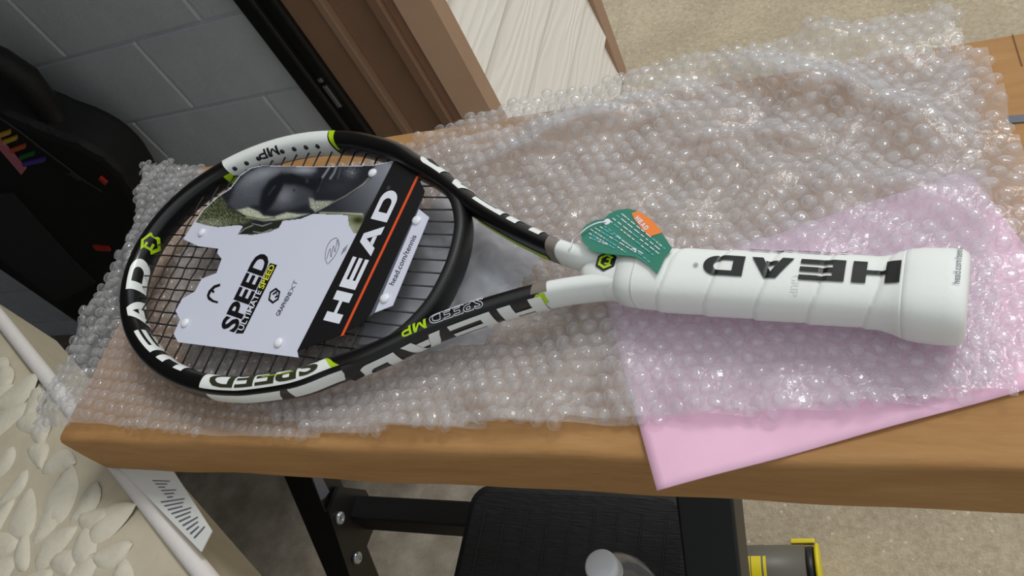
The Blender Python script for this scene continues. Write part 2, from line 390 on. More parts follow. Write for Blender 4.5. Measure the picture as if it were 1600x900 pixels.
# ------------------------------------------------------------------ mattress (its corner carries the left end of the box)
ZT = -.445                                    # top of the box, relative to the camera
ZB = ZT - .062
ZM = ZB - .001 + CAMH                         # top of the mattress
p0, p1 = onz((0, 490), ZM - CAMH), onz((330, 900), ZM - CAMH)
e = (p0 - p1); e[2] = 0; e /= np.linalg.norm(e); nM = np.array([-e[1], e[0], 0.])
if nM @ (np.array([-3., -1, 0]) - p0) < 0: nM = -nM         # towards the inside of the mattress
q0 = p0 + e * .12; q1 = p1 - e * .15
wid = .75; th = .15
mt = thing('mattress', ((q0 + q1) / 2 + nM * wid / 2) * [1, 1, 0] + [0, 0, ZM - th], 'beige quilted mattress with leaf pattern and white piping under the box end', 'mattress')
def Mp(a, b, zoff): return q1 + e * a + nM * b + np.array([0, 0, zoff])
Lm = np.linalg.norm(q0 - q1)
nx, ny = 90, 60; V = []
def puffz(a, b): return .0014 * math.sin(a * 43 + 2 * math.sin(b * 23)) * math.sin(b * 39 + 1.3 * math.sin(a * 17))
for i in range(nx + 1):
    for j in range(ny + 1):
        a, b = Lm * i / nx, .012 + (wid - .024) * j / ny
        edge = min(a, Lm - a, b - .004, wid - b)
        puff = -.012 * math.exp(-max(edge, 0) / .02) + puffz(a, b)
        V.append(Mp(a, b, puff - .003))
mk('quilted_top', V, grid_faces(nx + 1, ny + 1), M['quilt'], mt, smooth=True)
o = hexa('border', [Mp(.004, .006, -th), Mp(Lm, .006, -th), Mp(Lm, wid, -th), Mp(.004, wid, -th)], [Mp(.004, .006, -.016), Mp(Lm, .006, -.016), Mp(Lm, wid, -.016), Mp(.004, wid, -.016)], M['quilt'], mt)
bevel(o, .008)
tube('piping', [Mp(a, .006, -.009) for a in np.linspace(0, Lm, 40)], .0085, M['piping'], mt, 10)
def leaf(cx, cy, L, W, ang):
    n = 8; V = []; ca, sa = math.cos(ang), math.sin(ang)
    for i in range(n + 1):
        t = i / n; w = W * math.sin(math.pi * t ** .85) ** .8 if 0 < i < n else .0005
        bend = .12 * L * math.sin(math.pi * t)
        for j in (-1, -.6, 0, .6, 1):
            x, y = (t - .5) * L, w * j / 2 + bend
            h = -.0026 + .0022 * (1 - j * j) ** .5 if abs(j) < 1 else -.0046
            if i in (0, n): h = -.0046
            a_, b_ = cx + x * ca - y * sa, cy + x * sa + y * ca; V.append(Mp(a_, b_, h + puffz(a_, b_)))
    return fixn(mk('leaf', V, grid_faces(n + 1, 5), M['leaf'], mt, smooth=True))
placed = []
tries = 0
while tries < 9000 and len(placed) < 290:
    tries += 1
    if tries < 4000:                           # densest where the picture shows it
        w_ = onz((random.uniform(-60, 330), random.uniform(455, 950)), ZM - CAMH) - q1; cx, cy = w_ @ e, w_ @ nM
    else: cx, cy = random.uniform(.03, Lm - .03), random.uniform(.02, wid - .03)
    L = random.choice((.044, .052, .064, .080))
    if cy < .020 + L * .3 or cx < .03 or cx > Lm - .03 or cy > wid - .03: continue
    if any(math.hypot(cx - a, cy - b) < (.27 if tries < 4000 else .34) * (L + l2) for a, b, l2 in placed): continue
    placed.append((cx, cy, L)); leaf(cx, cy, L, L * random.uniform(.5, .72), random.uniform(0, 6.28))
# care label hanging over the border
def Mpx(p, zoff=.004): return onz(p, ZM - CAMH + zoff)
lb = [Mpx((178, 722)), Mpx((268, 732)), Mpx((331, 829)), Mpx((314, 862))]
lt_ = fixn(mk('care_label', [l for l in lb] + [l - [0, 0, .0012] for l in lb], BF, M['paper'], mt))
def lab(x, y): return tuple((lb[0] * (1 - x) + lb[3] * x) * (1 - y) + (lb[1] * (1 - x) + lb[2] * x) * y + [0, 0, .0006])
for i in range(16):
    xx = .22 + .045 * i
    yy = .45 if i < 6 else .2
    y1 = .8 if i < 6 else .85
    mk('print_line', [lab(xx, yy), lab(xx + .014, yy), lab(xx + .014, y1 - .1 * (i % 3)), lab(xx, y1 - .1 * (i % 3))], [(0, 1, 2, 3)], M['inkgrey'], lt_)
# what it lies on: a plain dark storage trunk, out of the picture below
cen = Mp(Lm / 2, wid / 2 + .06, 0)
tr = []
for a, b in ((Lm * .55, .22), (Lm - .02, .22), (Lm - .02, wid - .02), (Lm * .55, wid - .02)): tr.append(Mp(a, b, 0))
trunk = hexa('storage_trunk', [(p[0], p[1], 0) for p in tr], [(p[0], p[1], ZM - th) for p in tr], M['wood'], bev=.004)
tag(trunk, 'dark wooden storage trunk underneath the mattress', 'trunk')

# ------------------------------------------------------------------ gig bag against the wall
def bagp(p, y): return ony(p, y)
yb = 1.0
bg = thing('gig_bag', (-1.45, yb + .06, 0), 'tall black soft gig bag leaning by the grey block wall', 'bag')
outl = [(-150, 150), (-60, 160), (0, 178), (40, 195), (80, 212), (120, 226), (160, 248), (190, 275), (212, 308), (222, 350), (220, 385)]
front = [bagp(p, yb) for p in outl]
front += [front[-1] * [1, 1, .5], front[-1] * [1, 1, 0]]
fl = [np.array([-2.3, yb, 0.0]), np.array([-2.3, yb, front[0][2]])]
poly = front + fl
o = slab('body', poly, .12, M['bag'], bg, bev=.02, up=(0, 1, 0))
P = [bagp(p, yb + .05) for p in [(-60, 70), (0, 96), (40, 122), (66, 155), (88, 190), (120, 207), (150, 218), (180, 242), (204, 275), (220, 310)]]
tube('strap', P, [.030, .030, .030, .028, .026, .026, .026, .024, .02, .012], M['bag'], bg, 10)
def bq(name, pts, m, parent=None, t=.004, y=None): return slab(name, [bagp(p, (yb if y is None else y)) for p in pts], t, m, parent or bg, up=(0, -1, 0))
bq('pocket', [(-40, 300), (20, 300), (60, 345), (110, 400), (150, 440), (90, 470), (0, 400)], M['baggrey'], t=.006)
tube('zipper', [bagp(p, yb - .002) for p in [(-10, 178), (30, 205), (70, 236), (105, 262), (128, 280), (160, 300)]], .0025, M['baggrey'], bg, 6)
pp = bq('patch', [(-12, 216), (-3, 211), (42, 262), (35, 271)], M['pinkpatch'], t=.005)
for c, m in (((6, 208), 'ytab'), ((16, 217), 'ytab'), ((29, 230), 'otab'), ((43, 241), 'green'), ((54, 251), 'purple')):
    x, y = c; L = 11 if m != 'purple' else 17
    bq('tab', [(x - L, y + 1), (x + L, y - 7), (x + L + 1, y - 1), (x - L + 1, y + 7)], M[m], t=.006)
bq('tab', [(155, 277), (158, 274), (169, 283), (166, 287)], M['red'], t=.006)
bq('tab', [(146, 382), (170, 384), (174, 390), (152, 389)], M['red'], t=.006)
bq('tab', [(104, 268), (110, 268), (128, 279), (124, 280)], M['baggrey'], t=.006)

# ------------------------------------------------------------------ exercise bench below the box
ZP = -.88
bn = thing('exercise_bench', (-.35, .15, 0), 'black steel exercise bench with ribbed black pad below the cardboard box', 'bench')
px0, px1, py0, py1 = -.492, -.203, -.62, .338
V = []; Fc = []
def rrect(x0, x1, y0, y1, r, z, n=6):
    out = []
    for cx, cy, a0 in ((x1 - r, y1 - r, 0), (x0 + r, y1 - r, 90), (x0 + r, y0 + r, 180), (x1 - r, y0 + r, 270)):
        for i in range(n + 1):
            a = math.radians(a0 + 90 * i / n); out.append((cx + r * math.cos(a), cy + r * math.sin(a), z))
    return out
rings = [(.0, -.065), (.0, -.012), (-.004, -.004), (-.012, 0)]
for ins, dz in rings: V += rrect(px0 - ins, px1 + ins, py0 - ins, py1 + ins, .025, CAMH + ZP + dz)
k = len(V) // len(rings)
Fc = grid_faces(len(rings), k, wrap_k=True) + [tuple(range(k))[::-1], tuple((len(rings) - 1) * k + j for j in range(k))]
pad = fixn(mk('pad', V, Fc, M['vinyl'], bn))
for i in range(9):
    x = px0 + .03 + i * .0285
    tube('pad_rib', [(x, py0 + .03, CAMH + ZP + .0005), (x, py1 - .03, CAMH + ZP + .0005)], .0012, M['vinyl'], pad, 6)
def bar(name, a, b, w, d, m, parent=None):
    """square tube from a to b, w wide along x (or y), d deep"""
    a, b = np.array(a, float), np.array(b, float); t = (b - a) / np.linalg.norm(b - a)
    s = np.array([1., 0, 0]) if abs(t[0]) < .8 else np.array([0, 1., 0])
    s -= t * (s @ t); s /= np.linalg.norm(s); n = np.cross(t, s)
    c = [(-1, -1), (1, -1), (1, 1), (-1, 1)]
    o = hexa(name, [a + s * w / 2 * x + n * d / 2 * y for x, y in c], [b + s * w / 2 * x + n * d / 2 * y for x, y in c], m, parent or bn)
    return bevel(o, .003)
xl = -.735
a_ = onx((487, 742), xl); b_ = onx((552, 900), xl)
t_ = (b_ - a_) / np.linalg.norm(b_ - a_)
top = a_ - t_ * ((a_[2] - (CAMH + ZB)) / t_[2]) * 1.0
top = a_ + t_ * (((CAMH + ZB - .001) - a_[2]) / t_[2])
foot = b_ + t_ * ((.02 - b_[2]) / t_[2])
PA = a_.copy()
PA[2] = min(PA[2], CAMH + ZB)
bar('upright', a_ - t_ * .16, foot, .05, .05, M['steel'])
gc = onx((545, 830), xl + .03)
def gp(p): return onx(p, xl + .028)
gus = slab('gusset_plate', [gp(p) for p in [(524, 760), (566, 765), (572, 776), (583, 815), (562, 868), (575, 912), (545, 912), (508, 800)]], .006, M['steel'], bn, up=(1, 0, 0))
for p in ((562, 795), (524, 809), (551, 871)):
    lathe('bolt', gp(p) + [.006, 0, 0], (1, 0, 0), [(0, .0095), (.004, .009), (.006, .006), (.0062, .004), (.004, .0035)], M['bolt'], bn, 14)
def cbz(p, y): return ony(p, y)
cy = gp((560, 800))[1]
c0 = ony((560, 800), cy); c1 = ony((735, 812), cy)
bar('crossbar', (c0[0] - .03, cy, (c0[2] + c1[2]) / 2), (px1 - .02, cy, (c0[2] + c1[2]) / 2), .035, .048, M['steel'])
lq = [onx(p, xl + .0262) for p in [(486, 742), (500, 741), (514, 768), (507, 778), (501, 782)]]
wl = slab('warning_label', lq, .0008, M['inkgrey'], bn, up=(1, 0, 0))
xr = -.165
a2 = onx((1110, 792), xr); b2 = onx((1122, 900), xr); t2 = (b2 - a2) / np.linalg.norm(b2 - a2)
bar('upright', a2 - t2 * .16, b2 + t2 * ((.02 - b2[2]) / t2[2]), .055, .05, M['steel'])
for xx in (xl, xr):
    fy = (foot if xx == xl else b2 + t2 * ((.02 - b2[2]) / t2[2]))[1]
    bar('foot_rail', (xx, -.62, .025), (xx, fy + .06, .025), .05, .05, M['steel'])
bar('pad_support', ((px0 + px1) / 2, -.55, CAMH + ZP - .09), ((px0 + px1) / 2, .33, CAMH + ZP - .09), .05, .05, M['steel'])
bar('rear_leg', ((px0 + px1) / 2, -.5, CAMH + ZP - .11), ((px0 + px1) / 2, -.62, .02), .05, .05, M['steel'])
bar('base_rail', (xl, -.6, .025), (xr, -.6, .025), .05, .05, M['steel'])

# bottle standing on the pad
cp = onz((937, 882), -.682)
zb = CAMH + ZP + .001
bt = thing('water_bottle', (cp[0], cp[1], zb), 'clear plastic bottle with milky white cap standing on the black pad', 'bottle')
hB = cp[2] - zb
lathe('bottle_body', (cp[0], cp[1], zb), (0, 0, 1), [(0, .024), (.004, .031), (.03, .0315), (.035, .030), (.06, .030), (.065, .0315), (.11, .0315), (.13, .0305), (.15, .026), (.165, .019), (hB - .022, .0125), (hB - .012, .012)], M['pet'], bt, 28)
lathe('ring', (cp[0], cp[1], zb + hB - .022), (0, 0, 1), [(0, .0150), (.003, .0150)], M['cap'], bt, 24)
lathe('cap', (cp[0], cp[1], zb + hB - .018), (0, 0, 1), [(0, .0150), (.014, .0148), (.0165, .0138), (.018, .012), (.0182, .003)], M['cap'], bt, 28)

# hand pump lying on the floor
pa, pb = onz((1130, 892), -CAMH + .055), onz((1284, 892), -CAMH + .055)
dv = (pb - pa) / np.linalg.norm(pb - pa); LP = np.linalg.norm(pb - pa)
hp = thing('hand_pump', (pa[0], pa[1], 0), 'grey and black cylinder with yellow clip lying on the concrete floor', 'tool')
lathe('barrel', pa, dv, [(0, .046), (.004, .05), (LP * .86, .05), (LP * .87, .044)], M['pumpgrey'], hp, 28)
lathe('base_cap', pa - dv * .004, dv, [(0, .048), (.004, .054), (LP * .20, .054), (LP * .21, .049)], M['rubber'], hp, 28)
lathe('collar', pa + dv * LP * .86, dv, [(0, .044), (.004, .047), (LP * .08, .047), (LP * .09, .042)], M['rubber'], hp, 28)
lathe('yellow_cap', pa + dv * LP * .955, dv, [(0, .050), (.003, .053), (LP * .035, .053), (LP * .045, .048)], M['pumpyel'], hp, 28)
sv = np.cross(dv, [0, 0, 1.])
if sv[1] < 0: sv = -sv
hexa('yellow_clip', [pa + dv * LP * .72 + sv * .052 + np.array([0, 0, -.006]), pa + dv * LP * .96 + sv * .052 + np.array([0, 0, -.006]), pa + dv * LP * .96 + sv * .062 + np.array([0, 0, -.006]), pa + dv * LP * .72 + sv * .062 + np.array([0, 0, -.006])],
     [pa + dv * LP * .72 + sv * .052 + np.array([0, 0, .010]), pa + dv * LP * .96 + sv * .052 + np.array([0, 0, .010]), pa + dv * LP * .96 + sv * .062 + np.array([0, 0, .010]), pa + dv * LP * .72 + sv * .062 + np.array([0, 0, .010])], M['pumpyel'], hp, bev=.002)
for a0, w in ((.33, .10), (.45, .03), (.30, .02)):
    V = []
    for i in range(7):
        an = math.radians(35 + 12 * i)
        for x in (a0, a0 + w): V.append(pa + dv * LP * x + .0505 * (math.cos(an) * -sv + math.sin(an) * np.array([0, 0, 1.])))
    mk('emblem', V, grid_faces(7, 2), M['pumpyel'], hp, smooth=True)

# ------------------------------------------------------------------ cardboard box
BX0, BX1 = -.663, .46
def BY(x, front): return (.1900 - .0062 * (x + .3) if front else .5165 - .0062 * (x + .3))
bxo = thing('cardboard_box', ((BX0 + BX1) / 2, .35, CAMH + ZB), 'long flat brown cardboard box carrying the bubble wrap', 'box')
nxb = 80; V = []
prof = []
r = .006
for a in np.linspace(0, 90, 5): prof.append((0 + r - r * math.cos(math.radians(a)), -r + r * math.sin(math.radians(a))))
ring = [(0, -.062 + .003), (.0, -.045), (0, -.03), (0, -.016)] + prof
def bxpt(x, side, ins, dz):
    yf, ybk = BY(x, True), BY(x, False)
    wob = .0006 * math.sin(x * 23) + .0004 * math.sin(x * 61 + 1)
    dent = 0
    if side == 0:
        dent = .004 * math.exp(-((x - .055) / .03) ** 2) * math.exp(-((dz + .016) / .012) ** 2) - .0004 * math.sin(x * 31 + dz * 90)
        return (x, yf + ins + wob + dent, CAMH + ZT + dz)
    return (x, ybk - ins + wob, CAMH + ZT + dz)
rows_ = []
for i in range(nxb + 1):
    x = BX0 + (BX1 - BX0) * i / nxb
    rows_.append([bxpt(x, 0, a, d) for a, d in ring] + [bxpt(x, 1, a, d) for a, d in ring[::-1]])
kk = len(rows_[0])
V = [p for rw in rows_ for p in rw]
Fc = grid_faces(nxb + 1, kk, wrap_k=True) + [tuple(range(kk)), tuple(nxb * kk + j for j in range(kk))]
body = fixn(mk('carton', V, Fc, M['kraft'], bxo, smooth=True))
body.data.shade_smooth() if hasattr(body.data, 'shade_smooth') else None
_es = body.modifiers.new('split', 'EDGE_SPLIT'); _es.split_angle = math.radians(40)
slab('tape_mark', [onz(p, ZT + .0006) for p in [(1572, 182), (1640, 176), (1642, 188), (1574, 193)]], .0005, M['inkgrey'], bxo)
slab('flap_seam', [onz(p, ZT + .0003) for p in [(1581, 54), (1583, 54), (1598, 103), (1596, 103)]], .0003, mat('kraft_shade_edge', (120, 84, 50), .8), bxo)  # darker brown line along the flap seam

# ------------------------------------------------------------------ pink pouch
pc = onz((1027, 767), ZT + .002)
e1 = np.array([.949, .315, 0]); e2 = np.array([-.340, .940, 0])
nu_, nv_ = 40, 26; V = []; Lp, Wp = .245, .152
ROT = []
for i in range(nu_ + 1):
    for j in range(nv_ + 1):
        a, b = Lp * i / nu_, Wp * j / nv_
        p = pc + e1 * a + e2 * b
        dz = .0007 * math.sin(a * 60 + b * 25) + .0006 * math.sin(b * 70 - a * 22) + .001
        V.append(p + [0, 0, dz])
n0 = len(V)
V2 = [np.array(v) - [0, 0, .0012] for v in V]
gf = grid_faces(nu_ + 1, nv_ + 1)
k_ = nv_ + 1
bd = [(i, i + 1) for i in range(nv_)] + [(nu_ * k_ + i + 1, nu_ * k_ + i) for i in range(nv_)] + [((i + 1) * k_, i * k_) for i in range(nu_)] + [(i * k_ + nv_, (i + 1) * k_ + nv_) for i in range(nu_)]
pk = fixn(mk('pink_pouch', V + V2, gf + [tuple(n0 + i for i in f[::-1]) for f in gf] + [(a, b, n0 + b, n0 + a) for a, b in bd], M['pink'], None, smooth=True))
tag(pk, 'flat pink plastic pouch poking out from under the bubble wrap', 'pouch')

# ------------------------------------------------------------------ racket placement (needed for the wrap to stay under it)
RO = np.array([.0420, .2683, -.4068]) + UP
AX = np.array([.98796803, -.15456364, .00540925]); PV = np.array([.15341735, .98386304, .09206862]); NZ = np.cross(AX, PV)
def RW(u, v, h): return RO + AX * (u - .685) + PV * v + NZ * h
def uv(p, h=0.):
    r = ray(p); o = RO + NZ * h - UP; t = (o @ NZ) / (r @ NZ); w = r * t - (RO - UP); return w @ AX + .685, w @ PV

# ------------------------------------------------------------------ bubble wrap
ridges = [((722, 292), (1070, 159), .012, .010), ((1130, 112), (1330, 170), .012, .014), ((1330, 170), (1500, 240), .010, .012), ((1080, 235), (1320, 228), .007, .010),
          ((1230, 55), (1420, 95), .008, .012), ((120, 640), (330, 590), .010, .012), ((230, 300), (190, 520), .006, .012), ((330, 650), (900, 600), .004, .010), ((900, 215), (1150, 195), .006, .010),
          ((1220, 600), (1500, 520), .004, .012), ((1300, 300), (1560, 330), .006, .012)]
RG = [(onz(a, ZT)[:2], onz(b, ZT)[:2], h, w) for a, b, h, w in ridges]
def wrapz(x, y):
    z = 0.
    for a, b, h, w in RG:
        d = b - a; t = min(1, max(0, ((x - a[0]) * d[0] + (y - a[1]) * d[1]) / (d @ d)))
        q = a + d * t; dd = math.hypot(x - q[0], y - q[1]); z += 1.5 * h * math.exp(-(dd / w) ** 2) * (.35 + .65 * math.sin(math.pi * min(max(t, .08), .92)))
    z += .0018 * math.sin(x * 57 + 3 * math.sin(y * 31)) + .0018 * math.sin(y * 71 + 2 * math.sin(x * 29)) + .0016 * math.sin(x * 130 + y * 60 + 2 * math.sin(y * 90)) + .0036
    # stay below the racket
    w = np.array([x, y, 0]) - [RO[0], RO[1], 0]
    u = w @ AX / (AX[:2] @ AX[:2]) + .685; v = w @ np.array([PV[0], PV[1], 0]) / (PV[:2] @ PV[:2])
    near = 1.0
    if -.02 < u < .50:
        hw = .145 if u < .27 else max(.03, .145 - (u - .27) * .55)
        near = min(1, max(0, (abs(v) - hw + .012) / .03))
    elif .5 <= u < .72: near = min(1, max(0, (abs(v) - .03) / .03))
    z *= near
    if .45 < u < .75: z += .006 * math.exp(-(v / .05) ** 2)            # plumped up under the handle
    # droop off the left end of the box
    ov = max(0, BX0 + .01 - x); z -= min(.05, .8 * ov * ov)
    ob = max(0, y - BY(x, False)); z -= 2.0 * ob * ob
    return z
def wrap_sheet(label, poly_px, base, pitch, nbig, seed, bub_h):
    rr = random.Random(seed)
    poly = np.array([onz(p, ZT + base)[:2] for p in poly_px])
    x0, y0 = poly.min(0); x1, y1 = poly.max(0)
    loc = ((x0 + x1) / 2, (y0 + y1) / 2, CAMH + ZT + base)
    th_ = thing('bubble_wrap', loc, label, 'bubble wrap', 'sheets of bubble wrap')
    # film: grid clipped to the outline
    st = .004
    nxs, nys = int((x1 - x0) / st) + 2, int((y1 - y0) / st) + 2
    gx, gy = np.meshgrid(x0 + st * np.arange(nxs), y0 + st * np.arange(nys), indexing='ij')
    sd = sdist(poly, gx, gy)
    idx = -np.ones((nxs, nys), int); V = []; Fc = []
    for i in range(nxs - 1):
        for j in range(nys - 1):
            if (sd[i:i + 2, j:j + 2] < -.0002).all():
                f = []
                for a, b in ((i, j), (i + 1, j), (i + 1, j + 1), (i, j + 1)):
                    if idx[a, b] < 0:
                        idx[a, b] = len(V); V.append((gx[a, b], gy[a, b], CAMH + ZT + base + wrapz(gx[a, b], gy[a, b])))
                    f.append(idx[a, b])
                Fc.append(f)
    mk('film', V, Fc, M['film'], th_, smooth=True)
    # bubbles on a triangular lattice
    ang = rr.uniform(-.2, .2); ca, sa = math.cos(ang), math.sin(ang)
    cx, cy_ = (x0 + x1) / 2, (y0 + y1) / 2
    R_ = max(x1 - x0, y1 - y0); B = []
    nn = int(R_ / pitch) + 2
    for i in range(-nn, nn):
        for j in range(-nn, nn):
            a, b = (i + .5 * (j % 2)) * pitch, j * pitch * .866
            B.append((cx + a * ca - b * sa, cy_ + a * sa + b * ca))
    B = np.array(B); s2 = sdist(poly, B[:, 0], B[:, 1]); B = B[s2 < -.0008]
    rad = pitch * .42
    pf = [(1, 0), (1.0, .30), (.93, .62), (.72, .88), (.38, .99), (0, 1)]
    K = 12; bv = []
    for r_, h_ in pf[:-1]:
        for q in range(K): bv.append((rad * r_ * math.cos(2 * math.pi * q / K), rad * r_ * math.sin(2 * math.pi * q / K), bub_h * h_))
    bv.append((0, 0, bub_h)); bf = grid_faces(len(pf) - 1, K, wrap_k=True) + [((len(pf) - 2) * K + q, (len(pf) - 2) * K + (q + 1) % K, (len(pf) - 1) * K) for q in range(K)]
    bva = np.array(bv)
    me = bpy.data.meshes.new('bubble'); me.from_pydata(bv, [], bf); me.polygons.foreach_set('use_smooth', [True] * len(me.polygons)); me.materials.append(M['bubble'])
    infos = []
    for x, y in B:
        e_ = .003; z = wrapz(x, y)
        n = np.array([-(wrapz(x + e_, y) - wrapz(x - e_, y)) / (2 * e_), -(wrapz(x, y + e_) - wrapz(x, y - e_)) / (2 * e_), 1.])
        n += [rr.gauss(0, .13), rr.gauss(0, .13), 0]; n /= np.linalg.norm(n)
        c = RM.T @ np.array([x, y, ZT + base + z]); d = np.linalg.norm(c)
        pxx, pyy = 800 + F * c[0] / c[2], 450 + F * c[1] / c[2]
        vis = 0 <= pxx <= 1600 and 0 <= pyy <= 900
        infos.append((x, y, CAMH + ZT + base + z, n, d if vis else 99, (rr.uniform(.85, 1.06), rr.uniform(.85, 1.06), rr.choice((.5, .75, .9, 1, 1.05, 1.1))), rr.uniform(0, 6.28)))
    infos.sort(key=lambda t: t[4])
    V = []; Fc = []; org = np.array(loc)
    for q, (x, y, z, n, d, sc, ro) in enumerate(infos):
        xa = np.cross([0, 1., 0], n); xa /= np.linalg.norm(xa); ya = np.cross(n, xa)
        xr_, yr_ = xa * math.cos(ro) + ya * math.sin(ro), -xa * math.sin(ro) + ya * math.cos(ro)
        Rm = np.column_stack([xr_ * sc[0], yr_ * sc[1], n * sc[2]])
        if q < nbig:
            o = bpy.data.objects.new('bubble', me); C.objects.link(o); o.parent = th_
            mm = Matrix.Identity(4)
            for a in range(3):
                for b in range(3): mm[a][b] = Rm[a, b]
                mm[a][3] = (x, y, z)[a] - org[a]
            o.matrix_local = mm
        else:
            b0 = len(V); V += list(bva @ Rm.T + [x, y, z]); Fc += [tuple(b0 + i for i in f) for f in bf]
    o = mk('bubbles', V, Fc, M['bubble'], th_, smooth=True, kind='stuff')
    return th_
polyA = [(212, 245), (260, 252), (340, 266), (430, 272), (520, 262), (600, 240), (650, 215), (770, 170), (900, 138), (1060, 97), (1250, 55), (1490, 8), (1500, 45), (1512, 75), (1535, 200), (1560, 400), (1572, 600),
         (1500, 632), (1350, 648), (1100, 662), (960, 668), (700, 674), (480, 686), (300, 682), (150, 666), (95, 674), (50, 683), (54, 640), (100, 560), (150, 455), (205, 395), (214, 330)]
polyB = [(262, 470), (275, 400), (330, 320), (450, 292), (560, 268), (660, 232), (780, 205), (900, 172), (1060, 130), (1250, 105), (1420, 85), (1543, 74), (1570, 150), (1602, 235), (1650, 420), (1600, 600), (1594, 660), (1570, 612), (1350, 640), (1100, 655), (960, 660), (800, 664), (640, 676), (480, 672), (380, 640), (300, 600)]
wrap_sheet('large bubble wrap sheet reaching past the left end of the box', polyA, .0032, .0120, 300, 3, .0042)
wrap_sheet('upper bubble wrap layer with its edge on the bare cardboard at right', polyB, .0078, .0120, 300, 5, .0042)

# smooth clear film under the racket throat
fp = [(560, 540), (610, 420), (690, 300), (745, 335), (845, 400), (800, 470), (752, 542), (725, 536), (690, 548), (640, 545)]
poly = np.array([onz(p, ZT + .0135)[:2] for p in fp]); x0, y0 = poly.min(0); x1, y1 = poly.max(0); st = .004
nxs, nys = int((x1 - x0) / st) + 2, int((y1 - y0) / st) + 2
gx, gy = np.meshgrid(x0 + st * np.arange(nxs), y0 + st * np.arange(nys), indexing='ij'); sd = sdist(poly, gx, gy)
idx = -np.ones((nxs, nys), int); V = []; Fc = []
for i in range(nxs - 1):
    for j in range(nys - 1):
        if (sd[i:i + 2, j:j + 2] < .002).all():
            f = []
            for a, b in ((i, j), (i + 1, j), (i + 1, j + 1), (i, j + 1)):
                if idx[a, b] < 0:
                    x, y = gx[a, b], gy[a, b]; idx[a, b] = len(V)
                    V.append((x, y, CAMH + ZT + .0135 + .0008 * math.sin(x * 190 + 5 * math.sin(y * 60)) + .0008 * math.sin(y * 230 + 4 * math.sin(x * 75))))
                f.append(idx[a, b])
            Fc.append(f)
cf = mk('plastic_film', V, Fc, M['clear'], None, smooth=True); tag(cf, 'smooth cloudy clear plastic film under the racket throat', 'plastic film')

# ------------------------------------------------------------------ tennis racket
base_pt = RW(.35, 0, -.0125)
rk = thing('tennis_racket', base_pt, 'black and white tennis racket with white wrapped grip lying on the bubble wrap', 'tennis racket')
A_, B_, cu_ = .1697, .1222, .1762
half = [(cu_ - A_ * math.cos(t), B_ * math.sin(t)) for t in np.linspace(0, math.pi / 2 + .28, 16)]
half += [(.262, .1065), (.290, .0920), (.31, .0822), (.33, .0705), (.35, .0575), (.372, .0455), (.397, .0337), (.415, .0262), (.4325, .0196), (.455, .0132), (.478, .0085), (.492, .0072)]
half = np.array(half); cpts = np.vstack([half[::-1], half[1:] * [1, -1]])
def catmull(P, n):
    out = []; P = np.vstack([2 * P[0] - P[1], P, 2 * P[-1] - P[-2]])
    for i in range(1, len(P) - 2):
        a, b, c, d = P[i - 1], P[i], P[i + 1], P[i + 2]
        for t in np.arange(n) / n: out.append(.5 * ((2 * b) + (c - a) * t + (2 * a - 5 * b + 4 * c - d) * t * t + (3 * b - a - 3 * c + d) * t ** 3))
    out.append(P[-2]); return np.array(out)
CL = catmull(cpts, 12)
SS = np.r_[0, np.cumsum(np.hypot(*np.diff(CL, axis=0).T))]; LT = SS[-1]
def fcen(s):
    u, v = np.interp(s, SS, CL[:, 0]), np.interp(s, SS, CL[:, 1]); e_ = .002
    du = np.interp(s + e_, SS, CL[:, 0]) - np.interp(s - e_, SS, CL[:, 0]); dv_ = np.interp(s + e_, SS, CL[:, 1]) - np.interp(s - e_, SS, CL[:, 1])
    L = math.hypot(du, dv_); return u, v, dv_ / L, -du / L
def fa(s):
    d = abs(s - LT / 2); return .0068 + .0022 * min(1, max(0, (.42 - d) / .12))
FB = .0125
def fr(s, deg, off=0.):
    """point on the frame: s along it (upper arm .. tip .. lower arm), deg round it (0 outer side, 90 top, 180 inner side)"""
    u, v, nu, nv = fcen(s); a = fa(s); sh = -(a - .0065)
    ph = math.radians(deg); c, sn = math.cos(ph), math.sin(ph); k = .8
    A = (a + off) * math.copysign(abs(c) ** k, c) + sh; B = (FB + off) * math.copysign(abs(sn) ** k, sn)
    return RW(u + nu * A, v + nv * A, B)
def fsweep(name, s0, s1, m, parent, n=200, k=28, off=0.):
    V = [fr(s0 + (s1 - s0) * i / (n - 1), 360 * j / k, off) for i in range(n) for j in range(k)]
    return fixn(mk(name, V, grid_faces(n, k, wrap_k=True) + [tuple(range(k)), tuple((n - 1) * k + j for j in range(k))], m, parent, smooth=True))
SW = .055
fsweep('frame', SW, LT - SW, M['frame'], rk, 260)
# throat bridge
bp_ = [(.300, .0905), (.322, .0745), (.338, .060), (.349, .044), (.356, .026), (.3590, 0), (.356, -.026), (.349, -.044), (.338, -.060), (.322, -.0745), (.300, -.0905)]
bc = catmull(np.array(bp_), 6); V = []; k = 20
for i in range(len(bc)):
    t = bc[min(i + 1, len(bc) - 1)] - bc[max(i - 1, 0)]; t /= np.linalg.norm(t); nn_ = np.array([t[1], -t[0]]) * -1
    for j in range(k):
        an = 2 * math.pi * j / k; c, s_ = math.cos(an), math.sin(an)
        q = bc[i] + nn_ * .0058 * math.copysign(abs(c) ** .8, c); V.append(RW(q[0], q[1], .0105 * math.copysign(abs(s_) ** .8, s_)))
fixn(mk('throat_bridge', V, grid_faces(len(bc), k, wrap_k=True), M['bumper'], rk, smooth=True))
